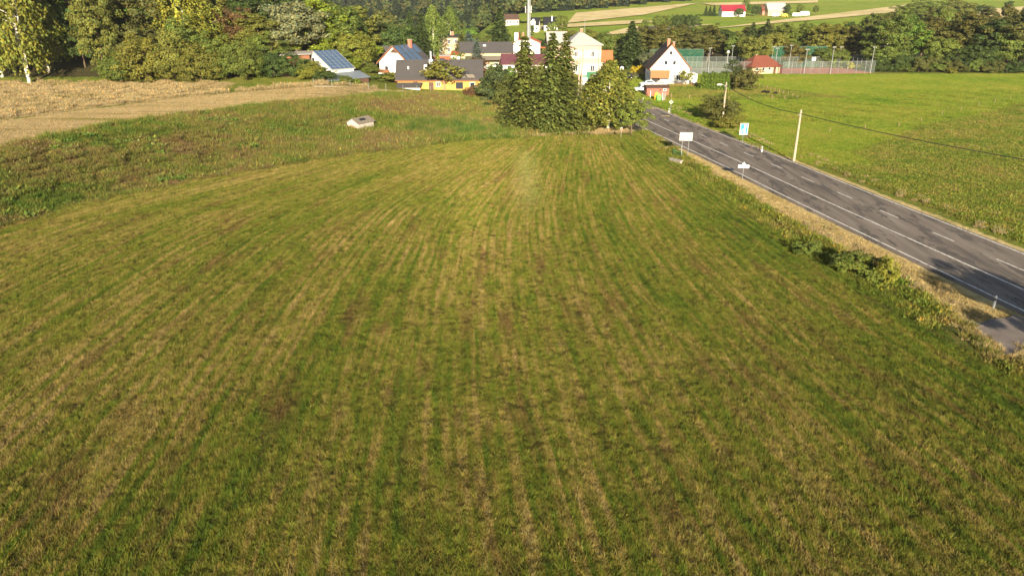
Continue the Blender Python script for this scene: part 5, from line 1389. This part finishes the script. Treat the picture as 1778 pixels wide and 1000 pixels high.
s_.box(-.48, -.30, -.0115, -.0075, 1.5, 1.72); s_.build('branch_symbol', 'signw', e)
m_ = MB(); post(m_, 0, .065, 2.9); m_.build('post', 'steel', e)
# yellow priority sign
x, y = at(1163.5, 200)
e = empty('priority_sign', x, y, zz(x, y), R(-10), 'small yellow diamond sign on a leaning post by the meadow', 'sign')
MB().add([(0,0,2.15),(.42,0,2.5),(0,0,2.85),(-.42,0,2.5),(0,.03,2.15),(.42,.03,2.5),(0,.03,2.85),(-.42,.03,2.5)], [(3,2,1,0),(4,5,6,7),(0,1,5,4),(1,2,6,5),(2,3,7,6),(3,0,4,7)]).build('board', 'signw', e)
MB().add([(0,-.006,2.24),(.31,-.006,2.5),(0,-.006,2.76),(-.31,-.006,2.5),(0,-.001,2.24),(.31,-.001,2.5),(0,-.001,2.76),(-.31,-.001,2.5)], [(3,2,1,0),(4,5,6,7),(0,1,5,4),(1,2,6,5),(2,3,7,6),(3,0,4,7)]).build('diamond', 'signy', e)
m_ = MB(); post(m_, 0, .07, 3.2); m_.build('post', 'steel', e)
# village warning signs
x, y, z = place(1073, 206)
e = empty('warning_sign', x, y, z, 0, 'orange triangular warning sign rising behind the birch', 'sign')
MB().add([(-.6,0,3.3),(.6,0,3.3),(0,0,4.4),(-.6,.03,3.3),(.6,.03,3.3),(0,.03,4.4)], [(0,1,2),(3,5,4),(0,3,4,1),(1,4,5,2),(2,5,3,0)]).build('board', 'signy', e)
m_ = MB(); post(m_, 0, .08, 3.6, .05); m_.build('post', 'steel', e)
x, y, z = place(1079.5, 205)
e = empty('mirror_sign', x, y, z, 0, 'round pale sign beside the orange warning sign', 'sign')
MB().tube([(0,0,3.9),(0,.05,3.9)], .5, 18).build('disc', 'signw', e); MB().tube([(0,-.006,3.9),(0,-.001,3.9)], .34, 18).build('disc_face', 'signg', e)
m_ = MB(); post(m_, 0, .1, 4.2, .05); m_.build('post', 'steel', e)
# pipeline marker
x, y = at(1078, 243)
e = empty('marker_post', x, y, zz(x, y), 0, 'thin marker post with small orange and white plate at the meadow corner', 'post')
m_ = MB(); post(m_, 0, .03, 1.9, .028); m_.build('post', 'pole', e); MB().box(-.15, .15, -.03, -.012, 1.5, 2.0).build('plate', 'signg', e); MB().box(-.11, .11, -.036, -.031, 1.53, 1.85).build('plate_face', 'orange', e)
# railings
def railing(px, py, w, rz, mat, label):
    x, y = at(px, py); e = empty('railing', x, y, zz(x, y), R(rz), label, 'railing')
    for k in (-w/2, w/2): MB().box(k-.05, k+.05, -.05, .05, -.3, 1.1).build('post', mat, e)
    for zq in (.45, .8, 1.05): MB().box(-w/2+.05, w/2-.05, -.03, .03, zq, zq+.06).build('rail', mat, e)
railing(1176, 275, 1.7, -58, 'green', 'green metal railing on the culvert beside the road')
railing(1311, 262, 1.8, -62, 'rust', 'rusty brown railing right of the blue sign')

# ------------------------------------------------------------------ fences
def fence(name, pts, hp, post_mat, wire_z, label, spacing, rr=.05, wm='rust', wr=.006):
    e = empty(name, pts[0][0], pts[0][1], 0, 0, label, 'fence'); o = Vector((pts[0][0], pts[0][1], 0))
    P_ = []
    for a, b in zip(pts[:-1], pts[1:]):
        n = max(1, int(round(math.dist(a, b)/spacing)))
        P_ += [(a[0]+(b[0]-a[0])*i/n, a[1]+(b[1]-a[1])*i/n) for i in range(n)]
    P_.append(pts[-1])
    for q in P_:
        MB().cyl(q[0]-o.x, q[1]-o.y, zz(*q)-.3, zz(*q)+hp*random.uniform(.92, 1.06), rr, None, 6).build('post', post_mat, e)
    for wz in wire_z:
        MB().tube([(q[0]-o.x, q[1]-o.y-.06, zz(*q)+wz) for q in P_], wr, 4).build('wire', wm, e)
    return e
A = [at(1165, 172), at(1230, 174), at(1300, 176), at(1340, 175), at(1384, 174)]
fence('paddock_fence', A, 1.15, 'post', (.5, .95), 'low wooden post fence along the front of the paddock', 4.2, .07)
fence('paddock_fence', [at(1384, 174), at(1345, 161), at(1312, 150)], 1.1, 'post', (.5, .95), 'post fence on the far side of the paddock with dark weeds', 3.0, .07)
fence('garden_fence', [at(1160, 152), at(1200, 151), at(1262, 152)], 1.0, 'post', (.3, .6, .9), 'brown garden fence below the white house and thuja hedge', 3.0, .07, 'wood', .05)
fence('pasture_fence', [at(1385, 246), at(1440, 232), at(1560, 222), at(1778, 168)], 1.0, 'post', (.5, .85), 'thin wire fence between bright meadow and rough pasture', 9.0, .05)
fence('terrace_fence', [at(545, 150), at(640, 156), at(700, 160), at(748, 162)], 1.5, 'steel', (.4, .9, 1.4), 'thin wire fence along the edge of the terrace field', 3.4, .04)
q0, q1, q2 = at(545, 151), at(650, 158), at(720, 162)
mb = MB()
for a, b in ((q0, q1), (q1, q2)):
    n = 8
    for i in range(n):
        xa, ya = a[0]+(b[0]-a[0])*i/n, a[1]+(b[1]-a[1])*i/n; xb, yb = a[0]+(b[0]-a[0])*(i+1)/n, a[1]+(b[1]-a[1])*(i+1)/n
        za, zb = zz(xa, ya), zz(xb, yb)
        mb.add([(xa,ya-.12,za-.3),(xb,yb-.12,zb-.3),(xb,yb+.12,zb-.3),(xa,ya+.12,za-.3),(xa,ya-.12,za+.12),(xb,yb-.12,zb+.12),(xb,yb+.12,zb+.12),(xa,ya+.12,za+.12)], [(0,3,2,1),(4,5,6,7),(0,1,5,4),(1,2,6,5),(2,3,7,6),(3,0,4,7)])
tag(mb.build('terrace_kerb', 'concrete'), 'low pale kerb wall along the garden above the terrace field', 'wall')
# clipped hedge behind the solar house
def hedge(px0, px1, Y, h_, d_, colr, label):
    x0, x1 = col(px0, Y, 5), col(px1, Y, 5); n = int(abs(x1-x0)*260)
    r = np.random.default_rng(n); f_ = r.integers(0, 3, n)
    p_ = np.stack([r.uniform(x0, x1, n), r.uniform(-d_/2, d_/2, n), r.uniform(0, h_, n)], 1)
    p_[f_ == 0, 1] = -d_/2; p_[f_ == 1, 2] = h_; p_ += r.normal(0, .07, p_.shape)
    nr = np.zeros((n, 3)); nr[f_ == 0, 1] = -1; nr[f_ == 1, 2] = 1; nr[f_ == 2, 1] = 1; nr = norm(nr + .6*r.normal(size=(n, 3)))
    V, F = quads(p_, nr, r.uniform(.12, .26, n)); xc = (x0+x1)/2; V[:, 0] -= xc
    e = empty('hedge', xc, Y, zz(xc, Y) - .1, 0, label, 'hedge')
    me = npmesh('foliage', V, F, tints(n, .2)); me.materials.append(M['leaf']); o = link('foliage', me, e); o.color = (*colr, 1)
    MB().box(x0-xc+.2, x1-xc-.2, -d_/2+.25, d_/2-.25, 0, h_-.25).build('branch_core', 'bark', e)
hedge(592, 650, 196, 3.2, 1.6, (.075, .085, .018), 'long clipped olive green hedge behind the solar house')

# ------------------------------------------------------------------ sports courts
q = [(74, 224), (106, 226)]
cx0, cx1, cy0, cy1 = 83, 112, 229, 247
tag(MB().slab([(cx0,cy0,.07),(cx1,cy0+4,.07),(cx1,cy1+4,.07),(cx0,cy1,.07)], .3).build('court', 'court'), kind='structure')
tag(MB().slab([(46,231,.06),(74,231,.06),(74,250,.06),(46,250,.06)], .3).build('court', 'courtg'), kind='structure')
def netfence(pts, h_, label, mat='net', step=3.0):
    e = empty('netting_fence', pts[0][0], pts[0][1], 0, 0, label, 'fence'); ox, oy = pts[0]
    for a, b in zip(pts[:-1], pts[1:]):
        n = max(1, int(math.dist(a, b)/step))
        ux, uy = (b[0]-a[0])/math.dist(a, b), (b[1]-a[1])/math.dist(a, b)
        for i in range(n+1):
            xx, yy = a[0]+(b[0]-a[0])*i/n - ox, a[1]+(b[1]-a[1])*i/n - oy
            MB().cyl(xx, yy, -.3, h_+.05, .05, None, 6).build('post', 'steel', e)
        m_ = MB(); m_.add([(a[0]-ox, a[1]-oy-.06, .1), (b[0]-ox, b[1]-oy-.06, .1), (b[0]-ox, b[1]-oy-.06, h_), (a[0]-ox, a[1]-oy-.06, h_)], [(0,1,2,3)]); m_.build('netting', mat, e)
        MB().tube([(a[0]-ox, a[1]-oy, h_), (b[0]-ox, b[1]-oy, h_)], .035, 5).build('top_rail', 'steel', e)
netfence([(cx0-.5,cy0-.5),(cx1+.5,cy0+3.5),(cx1+.5,cy1+4.5),(cx0-.5,cy1+.5),(cx0-.5,cy0-.5)], 3.6, 'tall wire netting fence around the red court')
netfence([(45.5,230.5),(74.5,230.5),(74.5,250.5),(45.5,250.5),(45.5,230.5)], 3.5, 'tall wire netting fence around the grey court behind the white house')
netfence([(46,252.5),(64,252.5)], 5.8, 'dark green screen behind the grey court', 'gnet', 4.5)
netfence([(86,252.5),(106,254.5)], 6.6, 'dark green screen behind the red court', 'gnet', 4.5)
def floodlight(px, Y, top_py, two, label):
    x = col(px, Y, 5); hh = hgt(top_py, Y)
    e = empty('floodlight_pole', x, Y, 0, 0, label, 'lamp post', 'floodlights of the courts')
    MB().tube([(0,0,-.3),(0,0,hh)], [.13, .07], 8).build('pole', 'steel', e)
    MB().box(-.5, .5, -.04, .04, hh+.001, hh+.07).build('crossbar', 'steel', e)
    for k in (-.38, .38): MB().box(k-.14, k+.14, -.2, .04, hh-.13, hh-.01).build('lamp_head', 'signg', e)
for px, Y, t in ((1232, 229.6, 84), (1272, 251.5, 80), (1342, 251, 82), (1349, 247.9, 84)): floodlight(px, Y, t, 1, 'slim grey floodlight pole around the grey court')
for px, Y, t in ((1373, 249, 79), (1400, 228, 86), (1446, 229.5, 82), (1460, 252, 82), (1516, 232.0, 82)): floodlight(px, Y, t, 1, 'slim grey floodlight pole around the red court')
e = empty('basketball_hoop', col(1411, 243, 2), 243, .07, 0, 'white backboard on a post inside the red court', 'hoop')
MB().cyl(0, 0, 0, 3.2, .08).build('post', 'steel', e); MB().box(-.6, .6, -.5, -.44, 2.9, 3.9).build('backboard', 'signw', e); MB().box(-.04, .04, -.44, 0, 3.1, 3.2).build('arm', 'steel', e)
x = col(1266, 250, 3); e = empty('ball_lamp', x, 251.8, 0, 0, 'white ball lamp behind the grey court', 'lamp')
MB().cyl(0, 0, -.2, 4.6, .09).build('post', 'signg', e)
bm = bmesh.new(); bmesh.ops.create_uvsphere(bm, u_segments=14, v_segments=10, radius=.42); bmesh.ops.translate(bm, verts=bm.verts, vec=(0, 0, 5.0)); me = bpy.data.meshes.new('globe'); bm.to_mesh(me); bm.free(); me.materials.append(M['signw']); link('globe', me, e)

# ------------------------------------------------------------------ vehicles, bins, animals
def car(x, y, rz, paint, label, name='parked_car', z=None):
    e = empty(name, x, y, zz(x, y) if z is None else z, R(rz), label, 'car')
    prof = [(-2.1,.35),(-2.1,.75),(-1.95,.92),(-1.2,1.0),(-.55,1.45),(.9,1.48),(1.7,1.02),(2.05,.95),(2.12,.6),(2.1,.35)]
    def loft(P, w0, top): return [(a, s_*(w0 - (.18 if b > 1.2 else 0)), b) for s_ in (-1, 1) for a, b in P]
    n = len(prof); V = loft(prof, .86, 0)
    MB().add(V, [tuple(range(n)), tuple(range(2*n-1, n-1, -1))] + [(i, n+i, n+(i+1)%n, (i+1)%n) for i in range(n)]).build('body', paint, e, bevel=.04, smooth=False)
    for s_ in (-1, 1):
        MB().add([(-.95,s_*.875,1.03),(1.45,s_*.875,1.03),(.85,s_*.735,1.38),(-.5,s_*.735,1.38)], [(0,1,2,3)]).build('side_window', 'glass', e)
        for k in (-1.3, 1.3):
            w = MB().tube([(k, s_*.68, .32), (k, s_*.9, .32)], .32, 14).build('wheel', 'tyre', e); MB().tube([(k, s_*.88, .32), (k, s_*.91, .32)], .19, 12).build('rim', 'alu', w)
    MB().add([(-1.17,-.70,1.04),(-1.17,.70,1.04),(-.6,.62,1.41),(-.6,-.62,1.41)], [(0,1,2,3)]).build('windscreen', 'glass', e).location = (-.03, 0, .02)
    MB().add([(1.68,-.70,1.06),(1.68,.70,1.06),(.95,.62,1.44),(.95,-.62,1.44)], [(0,1,2,3)]).build('rear_window', 'glass', e).location = (.03, 0, .02)
    for s_ in (-.6, .6):
        MB().box(-2.13, -2.08, s_-.16, s_+.16, .68, .82).build('headlight', 'frame', e); MB().box(2.08, 2.14, s_-.16, s_+.16, .7, .85).build('tail_light', 'crimson', e)
x, y = at(1117, 160); car(x, y + .8, 8, 'carw', 'white parked car half hidden behind the red shed')
x, y = at(1126, 152); car(x + .3, y + 2.5, 5, 'carw', 'white parked car farther back beside the garden fence')
x, y = at(1147, 152); car(x, y + 1.2, 0, 'carw', 'white car parked under the brown balcony')
car(col(1237, 218, 1), 218, 5, 'cark', 'black parked car behind the thuja hedge')
car(col(1259, 216, 1), 216, 5, 'cark', 'dark parked car by the end of the thuja hedge')
car(col(1093, 214, 1), 214, 80, 'cark', 'dark car driving down the side street')
x = col(1290, 236, 1); car(x, 236, 10, 'carw', 'pale car parked left of the pavilion')
def van(px, Y, w, hh, mat, label, name='van'):
    x = col(px, Y, zz(col(px, Y), Y)+1); e = empty(name, x, Y, zz(x, Y), 0, label, 'vehicle')
    MB().add([(-w/2,-1,.35),(w/2,-1,.35),(w/2,-1,hh*.6),(w/2-.8,-1,hh),(-w/2,-1,hh),(-w/2,1,.35),(w/2,1,.35),(w/2,1,hh*.6),(w/2-.8,1,hh),(-w/2,1,hh)], [(0,1,2,3,4),(9,8,7,6,5),(0,5,6,1),(1,6,7,2),(2,7,8,3),(3,8,9,4),(4,9,5,0)]).build('body', mat, e)
    MB().box(w/2-1.3, w/2-.5, -1.03, -1.0, hh*.5, hh*.8).build('side_window', 'glass', e)
    for k in (-w/2+.9, w/2-.9):
        for s_ in (-1, 1): MB().tube([(k, s_*.75, .36), (k, s_*1.02, .36)], .36, 12).build('wheel', 'tyre', e)
van(1345, 540, 4.6, 2.2, 'carw', 'white vehicle parked before the grey barn')
van(1362, 538, 4.2, 2.0, 'biny', 'yellow vehicle parked right of the grey barn')
van(1383, 541, 6.0, 2.4, 'carw', 'long white vehicle right of the yellow one on the far slope')
van(1397, 548, 6.4, 3.0, 'carw', 'tall white vehicle at the end of the row on the far slope')
# recycling bins
x, y = at(1143.5, 176)
def bell(x, y, w, hh, mat, label):
    e = empty('recycling_bin', x, y, zz(x, y), 0, label, 'bin')
    rings = [(0, .92), (.55, 1.0), (.78, .9), (.92, .62), (1.0, .22)]
    MB().tube([(0, 0, .05+hh*a) for a, b in rings], [w/2*b for a, b in rings], 14).build('shell', mat, e, smooth=True)
    MB().box(-.18, .18, -w/2-.03, -w/2+.12, hh*.6, hh*.72).build('slot', 'plastick', e); MB().tube([(0, -.03, hh+.03), (0, .03, hh+.24)], .05, 6).build('hook', 'steel', e)
bell(x, y, 1.15, 1.55, 'bing', 'green bell shaped recycling bin before the red shed')
bell(x - .3, y + 1.3, 1.1, 1.75, 'biny', 'yellow recycling bin behind the green one')
e = empty('bin_screen', x + 1.15, y + .3, zz(x, y), R(60), 'grey and white striped board screen right of the bins', 'screen')
for k in range(7): MB().box(-1.0+k*.29, -1.0+k*.29+.24, -.03, .03, -.2, 1.9 - .04*k).build('board', 'signw' if k % 3 == 0 else 'rust', e)
x, y = at(1129, 171); e = empty('yard_post', x, y, zz(x, y), 0, 'white wooden post before the red shed', 'post'); MB().cyl(0, 0, -.2, 1.6, .07, None, 8).build('shaft', 'signw', e); MB().cyl(0, 0, 1.602, 1.66, .085, None, 8).build('cap', 'signw', e)
# sheep: one continuous skinned body each
def sheep(px, py, rz, label):
    x, y = at(px, py)
    e = empty('sheep', x, y, zz(x, y), R(rz), label, 'sheep', 'black sheep in the paddock')
    J = [(-.38,0,.56,.20),(-.1,0,.56,.25),(.22,0,.57,.24),(.40,0,.58,.17),(.55,0,.50,.10),(.66,0,.36,.085),(.76,0,.26,.055)]
    V = [j[:3] for j in J]; E_ = [(i, i+1) for i in range(6)]; Rr = [j[3] for j in J]
    for bx, root, back in ((-.32, 0, 1), (.28, 2, 0)):
        for s_ in (-.13, .13):
            k = len(V)
            V += [(bx, s_, .42), (bx + (-.06 if back else .02), s_, .24), (bx + (.0 if back else .0), s_, .03)]; Rr += [.10, .05, .035]; E_ += [(root, k), (k, k+1), (k+1, k+2)]
    k = len(V); V += [(-.56, 0, .48)]; Rr += [.04]; E_ += [(0, k)]
    for s_ in (-1, 1): k = len(V); V += [(.60, s_*.13, .44)]; Rr += [.03]; E_ += [(5, k)]
    me = bpy.data.meshes.new('body'); me.from_pydata(V, E_, []); me.materials.append(M['wool'])
    o = link('body', me, e); o.modifiers.new('skin', 'SKIN'); o.modifiers.new('smooth', 'SUBSURF').levels = 1
    sv = me.skin_vertices[0].data
    for i, r in enumerate(Rr): sv[i].radius = (r, r)
    sv[1].use_root = True
for px, py, rz in ((1326, 163, 200), (1332.5, 164, 150), (1346, 166, 185)): sheep(px, py, rz, 'small black sheep grazing in the paddock')

# ------------------------------------------------------------------ valley haze
mh = bpy.data.materials.new('haze'); mh.use_nodes = True; nt = mh.node_tree
nt.nodes.remove(nt.nodes['Principled BSDF'])
pv = nt.nodes.new('ShaderNodeVolumePrincipled'); pv.inputs['Density'].default_value = .00006; pv.inputs['Color'].default_value = (.86, .92, 1.0, 1)
nt.links.new(pv.outputs[0], nt.nodes['Material Output'].inputs['Volume'])
hz = MB().box(-3200, 3200, -700, 3700, float(GZ.min()) - 1.5, float(GZ.max()) + 24).build('haze', mh)
tag(hz, kind='stuff')
